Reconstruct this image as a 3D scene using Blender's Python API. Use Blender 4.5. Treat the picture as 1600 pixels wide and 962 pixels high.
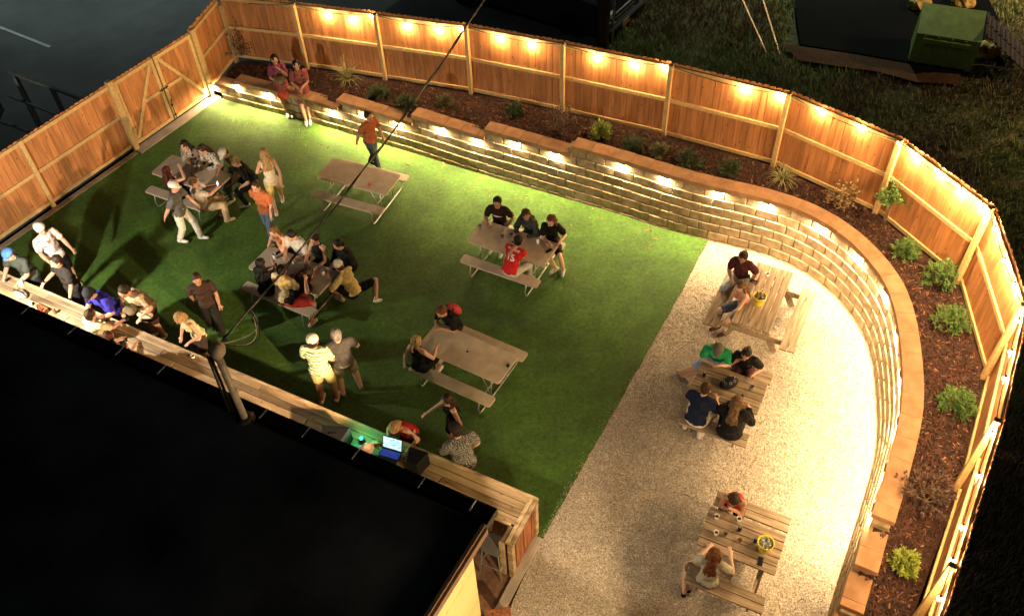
import bpy, bmesh, math, random
from math import radians, sin, cos, pi
from mathutils import Vector, Matrix, Euler, noise
random.seed(7)
S = bpy.context.scene
for o in list(bpy.data.objects): bpy.data.objects.remove(o)
COL = S.collection
# ------------------------------------------------------------------ camera
FPX, PITCH, ROLL, CAMH = 1416.95, 0.828936, -0.0515557, 13.941
_cp, _sp, _cr, _sr = cos(PITCH), sin(PITCH), cos(ROLL), sin(ROLL)
C_F = Vector((0, _cp, -_sp))
C_R = Vector((1, 0, 0)) * _cr + Vector((0, _sp, _cp)) * _sr
C_U = Vector((1, 0, 0)) * -_sr + Vector((0, _sp, _cp)) * _cr
cd = bpy.data.cameras.new('camera'); cam = bpy.data.objects.new('camera', cd); COL.objects.link(cam)
m = Matrix((C_R, C_U, -C_F)).transposed().to_4x4(); m.translation = Vector((0, 0, CAMH))
cam.matrix_world = m
cd.lens = FPX / 1600 * 36; cd.sensor_width = 36; cd.clip_start = 0.1; cd.clip_end = 600
S.camera = cam
S.render.resolution_x = 1024; S.render.resolution_y = 615
# ------------------------------------------------------------------ world: night sky, faint
W = bpy.data.worlds.new('World'); S.world = W; W.use_nodes = True
nt = W.node_tree; bg = nt.nodes['Background']
sky = nt.nodes.new('ShaderNodeTexSky'); sky.sky_type = 'NISHITA'; sky.sun_disc = False
sky.sun_elevation = radians(-5.0); sky.sun_rotation = radians(200)
nt.links.new(sky.outputs[0], bg.inputs[0]); bg.inputs[1].default_value = 0.10
sd = bpy.data.lights.new('moon', 'SUN'); sd.energy = 0.12; sd.angle = radians(8); sd.color = (0.75, 0.9, 1.0)
so = bpy.data.objects.new('moon', sd); COL.objects.link(so); so.rotation_euler = (radians(35), radians(-20), 0)
S.view_settings.view_transform = 'Standard'; S.view_settings.look = 'None'
S.view_settings.exposure = 0.0; S.view_settings.gamma = 1.0
# power scales of the real lamps
K_WALL, K_BULB, K_FLOOD_A, K_FLOOD_C, K_FLOOD_D = 116.0, 56.0, 1500.0, 340.0, 1900.0
WARM = (1.0, 0.62, 0.26)

# ------------------------------------------------------------------ helpers
def G(px, py, z=0.0):
    """point of the photograph (1600 px wide) at height z above the turf"""
    d = C_R * ((px - 800) / FPX) - C_U * ((py - 481) / FPX) + C_F
    t = (z - CAMH) / d.z
    return Vector((0, 0, CAMH)) + d * t
def V(*a): return Vector(a)
def lerp(a, b, t): return a + (b - a) * t
def interp(x, xs, ys):
    if x <= xs[0]: return ys[0]
    for i in range(1, len(xs)):
        if x <= xs[i]: return lerp(ys[i-1], ys[i], (x - xs[i-1]) / (xs[i] - xs[i-1]))
    return ys[-1]
def tag(o, label=None, cat=None, group=None, kind=None):
    if label: o['label'] = label
    if cat: o['category'] = cat
    if group: o['group'] = group
    if kind: o['kind'] = kind
    return o
def empty(name, loc=(0, 0, 0), rz=0.0, label=None, cat=None, group=None):
    o = bpy.data.objects.new(name, None); COL.objects.link(o); o.empty_display_size = 0.1
    o.location = loc; o.rotation_euler = (0, 0, rz)
    return tag(o, label, cat, group)
def link(name, me, parent=None, loc=None, rot=None, scl=None):
    o = bpy.data.objects.new(name, me); COL.objects.link(o)
    if parent: o.parent = parent
    if loc is not None: o.location = loc
    if rot is not None: o.rotation_euler = rot
    if scl is not None: o.scale = scl
    return o
def mesh(name, bm, mats, smooth=False):
    me = bpy.data.meshes.new(name); bm.normal_update(); bm.to_mesh(me); bm.free()
    for mm in (mats if isinstance(mats, (list, tuple)) else [mats]): me.materials.append(mm)
    if smooth:
        me.polygons.foreach_set('use_smooth', [True] * len(me.polygons))
    return me
def obj(name, bm, mats, parent=None, smooth=False, **k):
    return link(name, mesh(name, bm, mats, smooth), parent, **k)
def BM(): return bmesh.new()
def box(bm, c, s, rot=None, bev=0.0, mi=0):
    """box centre c, full size s, rot = Matrix 3x3 / z angle"""
    r = bmesh.ops.create_cube(bm, size=1.0); vs = r['verts']
    bmesh.ops.scale(bm, vec=s, verts=vs)
    if bev > 0:
        es = list({e for v in vs for e in v.link_edges})
        rr = bmesh.ops.bevel(bm, geom=es, offset=bev, segments=1, affect='EDGES', profile=0.5)
        vs = list({v for f in rr['faces'] for v in f.verts} | {v for v in vs if v.is_valid})
    if rot is not None:
        M = rot if isinstance(rot, Matrix) else Matrix.Rotation(rot, 3, 'Z')
        bmesh.ops.rotate(bm, cent=(0, 0, 0), matrix=M, verts=vs)
    bmesh.ops.translate(bm, vec=c, verts=vs)
    if mi:
        for f in {f for v in vs for f in v.link_faces}: f.material_index = mi
    return vs
def frame_z(d):
    d = Vector(d).normalized(); q = d.to_track_quat('Z', 'Y'); return q.to_matrix()
def beam(bm, a, b, w, h, up=(0, 0, 1), bev=0.0, mi=0):
    """rectangular bar from a to b, width w across, height h along up"""
    a = Vector(a); b = Vector(b); d = b - a; L = d.length; x = d.normalized()
    u = Vector(up); y = u.cross(x)
    if y.length < 1e-4: y = Vector((0, 1, 0)).cross(x)
    y.normalize(); z = x.cross(y)
    return box(bm, (a + b) / 2, (L, w, h), Matrix((x, y, z)).transposed(), bev, mi)
def tube(bm, pts, r, n=8, close=True, mi=0):
    pts = [Vector(p) for p in pts]; rings = []
    rs = r if isinstance(r, (list, tuple)) else [r] * len(pts)
    prev = None
    for i, p in enumerate(pts):
        d = (pts[min(i+1, len(pts)-1)] - pts[max(i-1, 0)])
        if d.length < 1e-6: d = Vector((0, 0, 1))
        d.normalize()
        if prev is None:
            a = d.orthogonal().normalized()
        else:
            a = prev - d * prev.dot(d); a = a.normalized() if a.length > 1e-5 else d.orthogonal().normalized()
        prev = a; b = d.cross(a)
        rings.append([bm.verts.new(p + (a * cos(2*pi*k/n) + b * sin(2*pi*k/n)) * rs[i]) for k in range(n)])
    fs = []
    for i in range(len(rings) - 1):
        for k in range(n):
            fs.append(bm.faces.new((rings[i][k], rings[i][(k+1) % n], rings[i+1][(k+1) % n], rings[i+1][k])))
    if close:
        fs.append(bm.faces.new(rings[0][::-1])); fs.append(bm.faces.new(rings[-1]))
    for f in fs: f.material_index = mi
    return rings
def lathe(bm, prof, n=16, c=(0, 0, 0), mi=0, cap=True):
    """prof: list of (r, z)"""
    c = Vector(c); rings = []
    for r, z in prof:
        rings.append([bm.verts.new(c + Vector((r*cos(2*pi*k/n), r*sin(2*pi*k/n), z))) for k in range(n)])
    fs = []
    for i in range(len(rings) - 1):
        for k in range(n):
            fs.append(bm.faces.new((rings[i][k], rings[i][(k+1) % n], rings[i+1][(k+1) % n], rings[i+1][k])))
    if cap: fs.append(bm.faces.new(rings[0][::-1])); fs.append(bm.faces.new(rings[-1]))
    for f in fs: f.material_index = mi
def ellipsoid(bm, c, r, M=None, sub=2, mi=0):
    rr = bmesh.ops.create_icosphere(bm, subdivisions=sub, radius=1.0); vs = rr['verts']
    bmesh.ops.scale(bm, vec=r, verts=vs)
    if M is not None: bmesh.ops.rotate(bm, cent=(0, 0, 0), matrix=M, verts=vs)
    bmesh.ops.translate(bm, vec=c, verts=vs)
    if mi:
        for f in {f for v in vs for f in v.link_faces}: f.material_index = mi
    return vs
def prism(bm, poly, z0, z1, mi=0):
    b = [bm.verts.new((x, y, z0)) for x, y in poly]; t = [bm.verts.new((x, y, z1)) for x, y in poly]
    n = len(poly); fs = [bm.faces.new(t), bm.faces.new(b[::-1])]
    for i in range(n): fs.append(bm.faces.new((b[i], b[(i+1) % n], t[(i+1) % n], t[i])))
    for f in fs: f.material_index = mi

# ------------------------------------------------------------------ materials
def _n(nt, t, **k):
    n = nt.nodes.new(t)
    for a, b in k.items(): setattr(n, a, b)
    return n
def mat(name, col, rough=0.7, var=0.15, scale=6.0, col2=None, bump=0.0, bscale=60.0, metal=0.0, stretch=(1, 1, 1),
        rnd=0.0, emit=None, estr=0.0, spec=0.5, knots=0.0, trans=0.0, alpha=1.0, detail=4.0, spread=(0.35, 0.65), sub=0.0):
    """principled material: two-tone noise colour, per-object random value, noise bump"""
    M = bpy.data.materials.new(name); M.use_nodes = True; nt = M.node_tree; L = nt.links.new
    P = nt.nodes['Principled BSDF']
    P.inputs['Roughness'].default_value = rough; P.inputs['Metallic'].default_value = metal
    P.inputs['Specular IOR Level'].default_value = spec
    P.inputs['Transmission Weight'].default_value = trans; P.inputs['Alpha'].default_value = alpha
    if sub: P.inputs['Subsurface Weight'].default_value = sub; P.inputs['Subsurface Radius'].default_value = (0.02, 0.008, 0.004)
    tc = _n(nt, 'ShaderNodeTexCoord'); mp = _n(nt, 'ShaderNodeMapping'); mp.inputs['Scale'].default_value = stretch
    L(tc.outputs['Object'], mp.inputs['Vector'])
    oi = _n(nt, 'ShaderNodeObjectInfo')
    if rnd > 0:   # shift the pattern per object
        ad = _n(nt, 'ShaderNodeVectorMath', operation='ADD'); mu = _n(nt, 'ShaderNodeMath', operation='MULTIPLY'); mu.inputs[1].default_value = 37.0
        L(oi.outputs['Random'], mu.inputs[0]); L(mp.outputs[0], ad.inputs[0]); L(mu.outputs[0], ad.inputs[1]); vec = ad.outputs[0]
    else: vec = mp.outputs[0]
    no = _n(nt, 'ShaderNodeTexNoise'); no.inputs['Scale'].default_value = scale; no.inputs['Detail'].default_value = detail
    L(vec, no.inputs['Vector'])
    c1 = tuple(col); c2 = tuple(col2) if col2 else tuple(max(0, x * (1 - var * 2)) for x in col)
    rp = _n(nt, 'ShaderNodeValToRGB'); rp.color_ramp.elements[0].position = spread[0]; rp.color_ramp.elements[1].position = spread[1]
    rp.color_ramp.elements[0].color = (*c2, 1); rp.color_ramp.elements[1].color = (*c1, 1)
    L(no.outputs[0], rp.inputs[0]); out = rp.outputs[0]
    if knots > 0:
        vo = _n(nt, 'ShaderNodeTexVoronoi'); vo.inputs['Scale'].default_value = 5.0; vo.inputs['Randomness'].default_value = 1.0
        m2 = _n(nt, 'ShaderNodeMapping'); m2.inputs['Scale'].default_value = tuple(s ** 0.35 for s in stretch)
        L(tc.outputs['Object'], m2.inputs['Vector']); v2 = m2.outputs[0]
        if rnd > 0:
            a2 = _n(nt, 'ShaderNodeVectorMath', operation='ADD'); L(v2, a2.inputs[0]); L(mu.outputs[0], a2.inputs[1]); v2 = a2.outputs[0]
        L(v2, vo.inputs['Vector'])
        kr = _n(nt, 'ShaderNodeMapRange'); kr.inputs[1].default_value = 0.04; kr.inputs[2].default_value = 0.16; kr.inputs[3].default_value = knots; kr.inputs[4].default_value = 0
        L(vo.outputs['Distance'], kr.inputs[0])
        kx = _n(nt, 'ShaderNodeMixRGB'); kx.inputs[2].default_value = (c2[0]*.25, c2[1]*.2, c2[2]*.2, 1)
        L(kr.outputs[0], kx.inputs[0]); L(out, kx.inputs[1]); out = kx.outputs[0]
    if rnd > 0:
        hs = _n(nt, 'ShaderNodeHueSaturation'); mr = _n(nt, 'ShaderNodeMapRange')
        mr.inputs[3].default_value = 1 - rnd; mr.inputs[4].default_value = 1 + rnd
        L(oi.outputs['Random'], mr.inputs[0]); L(mr.outputs[0], hs.inputs['Value']); L(out, hs.inputs['Color']); out = hs.outputs[0]
    L(out, P.inputs['Base Color'])
    if bump > 0:
        nb = _n(nt, 'ShaderNodeTexNoise'); nb.inputs['Scale'].default_value = bscale; nb.inputs['Detail'].default_value = 3
        L(vec, nb.inputs['Vector']); b = _n(nt, 'ShaderNodeBump'); b.inputs['Strength'].default_value = bump; b.inputs['Distance'].default_value = 0.01
        L(nb.outputs[0], b.inputs['Height']); L(b.outputs[0], P.inputs['Normal'])
    if emit:
        P.inputs['Emission Color'].default_value = (*emit, 1); P.inputs['Emission Strength'].default_value = estr
    return M
M = {}
M['cedar'] = mat('cedar', (0.48, 0.20, 0.064), .75, col2=(0.32, 0.125, 0.038), scale=3.0, stretch=(4, 4, .5), rnd=.17, bump=.25, bscale=30, knots=1.0)
M['pine'] = mat('pine', (0.56, 0.39, 0.17), .7, col2=(0.44, 0.28, 0.11), scale=3.0, stretch=(6, 6, 6), rnd=.08, bump=.15, bscale=20, knots=.5)
M['bar_wood'] = mat('bar_wood', (0.42, 0.31, 0.18), .6, col2=(0.13, 0.08, 0.04), scale=1.9, stretch=(.6, 4, 4), rnd=.42, bump=.3, bscale=14, knots=.7, spread=(.3, .7))
M['bar_front'] = mat('bar_front', (0.30, 0.115, 0.045), .65, col2=(0.11, 0.03, 0.012), scale=3, stretch=(9, 9, .7), rnd=.35, bump=.2, bscale=20)
M['grey_wood'] = mat('grey_wood', (0.30, 0.225, 0.15), .85, col2=(0.15, 0.105, 0.065), scale=2.2, stretch=(.9, 10, 10), rnd=.14, bump=.35, bscale=16, knots=.5)
M['block'] = mat('block', (0.33, 0.25, 0.155), .9, col2=(0.19, 0.135, 0.075), scale=7, rnd=.13, bump=1.0, bscale=26, detail=8)
M['cap'] = mat('cap', (0.36, 0.195, 0.10), .85, col2=(0.25, 0.13, 0.062), scale=4, rnd=.08, bump=.35, bscale=60)
M['plastic_top'] = mat('plastic_top', (0.46, 0.37, 0.27), .45, var=.10, scale=5, detail=8, bump=.05, bscale=120)
M['plastic_grey'] = mat('plastic_grey', (0.42, 0.39, 0.33), .5, var=.06, scale=3)
M['steel'] = mat('steel', (0.42, 0.41, 0.39), .4, var=.08, metal=.8)
M['black'] = mat('black', (0.007, 0.007, 0.008), .6, var=.1, spec=.15)
M['blackmetal'] = mat('blackmetal', (0.02, 0.02, 0.02), .4, var=.1, metal=.4, spec=.3)
M['iron'] = mat('iron', (0.02, 0.018, 0.016), .5, var=.2, metal=.5)
M['roof'] = mat('roof', (0.065, 0.065, 0.068), .95, col2=(0.012, 0.012, 0.013), spec=.1, scale=.5, bump=.15, bscale=40, detail=6)
M['siding'] = mat('siding', (0.62, 0.50, 0.24), .8, col2=(0.55, 0.43, 0.19), scale=1.4, bump=.35, bscale=35)
M['gutter'] = mat('gutter', (0.02, 0.014, 0.011), .35, var=.2)
M['cable'] = mat('cable', (0.03, 0.028, 0.026), .6)
M['cable_light'] = mat('cable_light', (0.42, 0.38, 0.33), .5)
M['bulb'] = mat('bulb', (1, .8, .5), .3, emit=(1.0, .72, .34), estr=60)
M['led'] = mat('led', (1, .9, .7), .3, emit=(1.0, .72, .36), estr=50)
M['fixture'] = mat('fixture', (0.05, 0.04, 0.03), .4, metal=.7)
M['screen_white'] = mat('screen_white', (.8, .85, .9), .3, emit=(.75, .88, 1.0), estr=1.6)
M['concrete'] = mat('concrete', (0.32, 0.26, 0.21), .9, var=.15, scale=3, bump=.4, bscale=50)
M['white'] = mat('white', (.75, .74, .70), .5, var=.05)
M['yellow_plastic'] = mat('yellow_plastic', (.78, .62, .02), .35, var=.05)
M['clear'] = mat('clear', (.8, .8, .78), .08, var=.02, trans=.85)
M['ice'] = mat('ice', (.75, .76, .75), .15, var=.2, scale=40, trans=.4)
M['amber'] = mat('amber', (.5, .22, .03), .15, trans=.6)
M['can_dark'] = mat('can_dark', (.02, .02, .05), .3, metal=.5)
M['red'] = mat('red', (.55, .03, .03), .5)
M['bark'] = mat('bark', (.20, .13, .07), .9, var=.2, scale=20, bump=.4)
BAKE = []; AFTER = []
# ------------------------------------------------------------------ ground materials
def gmat(name, stops, scale, kind='noise', rough=.9, big=None, bump=.6, bdist=.02, fine=None, detail=6):
    """ground: ramp over a fine pattern, multiplied by a broad noise"""
    M_ = bpy.data.materials.new(name); M_.use_nodes = True; nt = M_.node_tree; L = nt.links.new; P = nt.nodes['Principled BSDF']
    P.inputs['Roughness'].default_value = rough; P.inputs['Specular IOR Level'].default_value = .3
    tc = _n(nt, 'ShaderNodeTexCoord')
    if kind == 'voronoi':
        t = _n(nt, 'ShaderNodeTexVoronoi'); t.inputs['Scale'].default_value = scale; L(tc.outputs['Object'], t.inputs['Vector'])
        sx = _n(nt, 'ShaderNodeSeparateColor'); L(t.outputs['Color'], sx.inputs[0]); fac = sx.outputs[0]; hgt = t.outputs['Distance']
    else:
        t = _n(nt, 'ShaderNodeTexNoise'); t.inputs['Scale'].default_value = scale; t.inputs['Detail'].default_value = detail
        t.inputs['Roughness'].default_value = .7
        L(tc.outputs['Object'], t.inputs['Vector']); fac = t.outputs[0]; hgt = fac
    rp = _n(nt, 'ShaderNodeValToRGB'); e = rp.color_ramp.elements
    e[0].position, e[0].color = stops[0][0], (*stops[0][1], 1); e[1].position, e[1].color = stops[-1][0], (*stops[-1][1], 1)
    for p, c in stops[1:-1]:
        x = e.new(p); x.color = (*c, 1)
    L(fac, rp.inputs[0]); out = rp.outputs[0]
    for sc, lo, hi in (big or []):
        b = _n(nt, 'ShaderNodeTexNoise'); b.inputs['Scale'].default_value = sc; b.inputs['Detail'].default_value = 4
        L(tc.outputs['Object'], b.inputs['Vector'])
        mr = _n(nt, 'ShaderNodeMapRange'); mr.inputs[1].default_value = .3; mr.inputs[2].default_value = .7; mr.inputs[3].default_value = lo; mr.inputs[4].default_value = hi
        L(b.outputs[0], mr.inputs[0]); mx = _n(nt, 'ShaderNodeMixRGB', blend_type='MULTIPLY'); mx.inputs[0].default_value = 1
        L(out, mx.inputs[1]); L(mr.outputs[0], mx.inputs[2]); out = mx.outputs[0]
    L(out, P.inputs['Base Color'])
    b = _n(nt, 'ShaderNodeBump'); b.inputs['Strength'].default_value = bump; b.inputs['Distance'].default_value = bdist
    L(hgt, b.inputs['Height']); L(b.outputs[0], P.inputs['Normal'])
    return M_
M['turf'] = gmat('turf', [(.3, (.010, .036, .005)), (.5, (.034, .086, .009)), (.7, (.084, .162, .020))], 48, rough=.8, big=[(.45, .70, 1.22), (2.2, .75, 1.22), (11, .70, 1.28)], bump=.8, bdist=.02)
M['gravel'] = gmat('gravel', [(0, (.15, .12, .088)), (.25, (.25, .205, .158)), (.6, (.315, .27, .213)), (.9, (.385, .34, .28)), (1, (.54, .49, .43))], 62, 'voronoi', big=[(.8, .86, 1.1), (9, .88, 1.1)], bump=.5, bdist=.012)
M['mulch'] = gmat('mulch', [(.3, (.014, .006, .005)), (.5, (.042, .015, .010)), (.7, (.09, .034, .020))], 26, big=[(2, .7, 1.25)], bump=1.0, bdist=.04)
M['asphalt'] = gmat('asphalt', [(.3, (.035, .037, .036)), (.7, (.07, .073, .071))], 90, big=[(.25, .55, 1.4), (1.5, .85, 1.15)], bump=.3, bdist=.01)
M['rough_ground'] = gmat('rough_ground', [(.3, (.025, .020, .010)), (.5, (.055, .055, .022)), (.7, (.12, .095, .045))], 5, big=[(.35, .5, 1.5), (20, .6, 1.4)], bump=1, bdist=.05, detail=9)
M['dirt'] = gmat('dirt', [(.3, (.045, .024, .013)), (.7, (.09, .05, .028))], 18, big=[(1.5, .7, 1.2)], bump=.6)
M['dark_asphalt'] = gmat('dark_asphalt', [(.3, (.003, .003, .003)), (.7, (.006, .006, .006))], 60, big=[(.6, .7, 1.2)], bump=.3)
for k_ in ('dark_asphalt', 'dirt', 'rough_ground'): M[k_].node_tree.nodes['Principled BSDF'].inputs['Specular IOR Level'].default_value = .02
M['walkway'] = gmat('walkway', [(.3, (.10, .05, .03)), (.7, (.19, .10, .06))], 12, big=[(1.5, .6, 1.2)], bump=.3)

# ------------------------------------------------------------------ retaining wall curve
BASE_PX = [(338, 152), (410, 172), (469, 186), (556, 212), (600, 225.6), (660, 243), (720, 262.5), (780, 280), (840, 297), (893, 313), (947, 328), (1003, 346),
           (1060, 364), (1107, 376), (1161, 388), (1200, 400), (1240, 415), (1280, 441), (1304, 462), (1325, 487), (1340, 505), (1353, 532), (1363, 571),
           (1368, 625), (1370, 679), (1366, 718), (1353, 762), (1343, 800), (1322, 861), (1309, 905), (1292, 962)]
base = [G(x, y).to_2d() for x, y in BASE_PX]
d = (base[-1] - base[-3]).normalized()
base += [base[-1] + d * 1.2, base[-1] + d * 2.6]
def resample(pts, step):
    # catmull-rom then arc length
    dense = []
    P = [pts[0] * 2 - pts[1]] + pts + [pts[-1] * 2 - pts[-2]]
    for i in range(1, len(P) - 2):
        for k in range(12):
            t = k / 12; a, b, c, e = P[i-1], P[i], P[i+1], P[i+2]
            dense.append(0.5 * ((2*b) + (c-a)*t + (2*a-5*b+4*c-e)*t*t + (3*b-a-3*c+e)*t*t*t))
    dense.append(pts[-1])
    out = [dense[0]]; acc = 0
    for i in range(1, len(dense)):
        seg = (dense[i] - dense[i-1]).length
        while acc + seg >= step:
            t = (step - acc) / seg; p = dense[i-1].lerp(dense[i], t); out.append(p)
            dense[i-1] = p; seg = (dense[i] - p).length; acc = 0
        acc += seg
    return out
CUR = resample(base, .05)
for _ in range(130):   # light smoothing
    CUR = [CUR[0]] + [(CUR[i-1] + CUR[i] * 2 + CUR[i+1]) / 4 for i in range(1, len(CUR) - 1)] + [CUR[-1]]
SL = .05 * (len(CUR) - 1)
def cpt(s, off=0.0):
    """point on the curve at arc length s, pushed outward by off; and its tangent angle"""
    i = s / .05; i0 = max(0, min(len(CUR) - 2, int(i))); t = i - i0
    p = CUR[i0].lerp(CUR[i0+1], t)
    a = CUR[max(0, i0 - 4)]; b = CUR[min(len(CUR) - 1, i0 + 5)]; d = (b - a).normalized()
    n = Vector((-d.y, d.x))      # left of travel = outward (curve runs clockwise)
    return p + n * off, d, n
def near_s(p, off=0.0):
    best = min(range(0, len(CUR)), key=lambda i: (cpt(i * .05, off)[0] - p).length if i % 4 == 0 else 1e9)
    return best * .05
HC = 0.222; BAT = 0.018
UPS = [near_s(G(382, 134, .4).to_2d(), .1), near_s(G(532, 170, .6).to_2d(), .1), near_s(G(650, 192, .8).to_2d(), .15), near_s(G(765, 211, 1.0).to_2d(), .15), near_s(G(890, 236, 1.25).to_2d(), .2)]
DNS = [near_s(G(1376, 812, 1.3).to_2d(), .15), near_s(G(1336, 886, 1.1).to_2d(), .15), near_s(G(1312, 955, .9).to_2d(), .15)]
S1107 = near_s(G(1107, 376).to_2d())
S560 = near_s(G(560, 213).to_2d())
def ncourse(s): return 2 + sum(s >= u for u in UPS) - sum(s >= u for u in DNS)
def drop(s): return interp(s, [S560, S1107], [.05, .205])
def ztop(s): return ncourse(s) * HC - drop(s) + .1
YD = [cpt(u)[0].y for u in DNS]
print('wall length', SL, 'steps', UPS, DNS, YD)
# smooth soil height along the wall
def soil_s(s):
    v = [ztop(max(0, min(SL, s + k * .3))) for k in range(-3, 4)]
    return sum(v) / 7 - .07

# fence post feet
FP = [V(-7.22, 22.15, .47), V(-5.07, 21.14, .70), V(-2.92, 20.12, .87), V(-.72, 19.06, 1.05), V(1.44, 17.85, 1.2), V(3.63, 16.57, 1.33),
      V(5.80, 15.30, 1.36), V(7.50, 13.62, 1.36), V(8.43, 11.61, 1.36), V(8.05, 9.33, 1.36), V(6.80, 7.22, 1.33), V(5.45, 5.15, 1.2), V(4.1, 3.1, 1.0), V(2.8, 1.1, .8)]
LF_DIR = V(1.53, 2.2).normalized()
LF = [V(-9.33, 18.91), V(-10.79 , 16.81), V(-12.17, 14.82), V(-13.55, 12.83)]   # left fence feet going towards the camera
# ------------------------------------------------------------------ terrain (radial sheet outside the yard)
CEN = Vector((-1.5, 10.5))
def zt(x, y):
    z = interp(x, [-8.2, -7, -5, -2.9, -.7, 1.5, 3.2], [0, .42, .66, .86, 1.06, 1.24, 1.36])
    # towards the camera on the right the bank drops with the wall
    if x > 0 and y < 7.5: z = min(z, interp(y, [YD[2] - .8, YD[2] - .1, YD[1] - .1, YD[0] - .1, YD[0] + .5], [.62, .82, 1.02, 1.24, 1.36]))
    return z
wallline = [cpt(i * .3, .17)[0] for i in range(int(SL / .3))]
bound = [Vector((-15, 10.7))] + [Vector((p.x, p.y)) for p in reversed(LF)] + [Vector((-7.8, 21.11))] + wallline[3:] + [Vector((2.0, -2)), Vector((-15, -2))]
outer = [Vector((-15, 10.7))] + [Vector((p.x, p.y)) for p in reversed(LF)] + [Vector((-7.8, 21.11))] + [p.to_2d() for p in FP] + [Vector((2.6, -2)), Vector((-15, -2))]
def ray_r(poly, a):
    d = Vector((cos(a), sin(a))); best = 0
    n = len(poly)
    for i in range(n):
        p, q = poly[i], poly[(i+1) % n]; e = q - p
        den = d.x * e.y - d.y * e.x
        if abs(den) < 1e-9: continue
        w = p - CEN; t = (w.x * e.y - w.y * e.x) / den; u = (w.x * d.y - w.y * d.x) / den
        if t > 0 and -1e-6 <= u <= 1 + 1e-6: best = max(best, t)
    return best
NA = 420
ANG = [-pi/2 + 2 * pi * i / NA for i in range(NA)]
def ang_of(p): 
    a = math.atan2(p.y - CEN.y, p.x - CEN.x)
    return a
A_LOT = ang_of(G(958, 70, 1.3))           # parking lot runs anticlockwise from here to the left
A_W0 = ang_of(Vector((-7.9, 21.3)))
def sheet(name, rings, mat_, sel, bumpy=0.0, dz=0.0, kind='structure', zf=zt):
    bm = BM(); R = []
    for a in ANG:
        rr = rings(a); row = []
        for r in rr:
            x = CEN.x + cos(a) * r; y = CEN.y + sin(a) * r
            z = zf(x, y) + dz + (noise.noise(Vector((x * 1.3, y * 1.3, 0))) * bumpy)
            row.append(bm.verts.new((x, y, z)))
        R.append(row)
    for i in range(NA):
        a = ANG[i]; aa = (a + pi) % (2 * pi) - pi
        if not sel(aa): continue
        j = (i + 1) % NA
        for k in range(len(R[i]) - 1):
            bm.faces.new((R[i][k], R[i][k+1], R[j][k+1], R[j][k]))
    for v in [v for v in bm.verts if not v.link_faces]: bm.verts.remove(v)
    return tag(obj(name, bm, mat_, smooth=True), kind=kind)
def rings_out(a):
    r = ray_r(outer, a) + .06
    return [r, r + .8, r + 2, r + 4, r + 7, r + 11, r + 17, r + 30, r + 70, r + 200]
def rings_bed(a):
    r0 = ray_r(bound, a); r1 = ray_r(outer, a) + .06
    return [lerp(r0, r1, k / 8) for k in range(9)]
in_lot = lambda a: a > A_LOT or a < -pi * .55
in_bed = lambda a: -1.35 < a < A_W0 + .02
sheet('parking_lot', rings_out, M['asphalt'], in_lot)
sheet('rough_grass_ground', rings_out, M['rough_ground'], lambda a: not in_lot(a), bumpy=.10)
sheet('mulch_bed', rings_bed, M['mulch'], in_bed, bumpy=.05, dz=.0)
# base under the yard, turf, gravel, walkway
def flat(name, pts, z, mat_):
    bm = BM(); bm.faces.new([bm.verts.new((p[0], p[1], z)) for p in pts])
    if bm.faces[:] and False: pass
    o = obj(name, bm, mat_); 
    if o.data.polygons[0].normal.z < 0: o.data.flip_normals()
    return tag(o, kind='structure')
wl = [cpt(i * .15, .06)[0] for i in range(int(SL / .15) + 1)]
flat('ground', [p for p in bound[:6]] + [cpt(i * .3, .1)[0] for i in range(int(SL / .3))] + bound[-2:], -.03, M['dirt'])
GB = [G(x, y).to_2d() for x, y in [(1107, 376), (1051, 480), (983, 600), (917.5, 717), (886, 772), (850, 838), (836, 862), (800, 941)]]
i0 = min(range(len(wl)), key=lambda i: (wl[i] - GB[0]).length)
# a slightly frayed turf edge
gb = []
for a, b in zip(GB[:5], GB[1:6]):
    for k in range(14): gb.append(a.lerp(b, k / 14) + Vector((random.uniform(-.012, .012), random.uniform(-.012, .012))))
gb.append(GB[5])
flat('turf', [Vector((-13.6, 12.6)), Vector((-9.36, 18.8)), Vector((-7.9, 20.95))] + wl[2:i0] + gb + [Vector((.21, 7.52)), Vector((-11.4, 13.95))], 0.0, M['turf'])
flat('gravel', wl[i0-2:] + [Vector((1.5, 1.5)), Vector((-1.0, 3.2)), G(800, 941).to_2d(), G(836, 862).to_2d()] + gb[::-1], -.012, M['gravel'])
flat('walkway', [Vector((.14, 7.45)), Vector((-.2, 6.85)), Vector((-.3, 6.3)), Vector((-1.6, 3.9)), Vector((-12, 9.6)), Vector((-11.5, 13.8))], -.018, M['walkway'])

# ------------------------------------------------------------------ retaining wall: every block its own part
wall = empty('retaining_wall', (*cpt(SL * .5)[0], 0), label='curved retaining wall of tan concrete blocks around the lawn and gravel', cat='retaining wall')
wo = wall.location.copy()
def rel(p, o=None): return Vector((p[0], p[1], p[2])) - (wo if o is None else o)
bms = []
for k in range(5):
    bm = BM(); random.seed(k); vs = box(bm, (0, 0, 0), (.444, .27, HC - .006), bev=.013)
    for v in bm.verts:
        if v.co.y < 0: v.co.y += random.uniform(-.003, .003)
    bms.append(mesh('block', bm, M['block']))
cands = []
for k in range(-0, 8):
    nb = int(SL / .457)
    for j in range(nb + 1):
        s = (j + (.5 if k % 2 else 0)) * .457
        if s < .2 or s > SL - .2: continue
        if k >= ncourse(s - .1 if True else s): continue
        z = k * HC - drop(s) + HC / 2
        if z + HC / 2 < .01: continue
        p, d, n = cpt(s, BAT * k + .135)
        fa_, fb_ = cpt(s - .2285, BAT * k)[0], cpt(s + .2285, BAT * k)[0]
        cands.append((s, k, Vector((p.x, p.y, z)), math.atan2((fb_ - fa_).y, (fb_ - fa_).x), (fb_ - fa_).length / .457))
print('wall blocks', len(cands))
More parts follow.
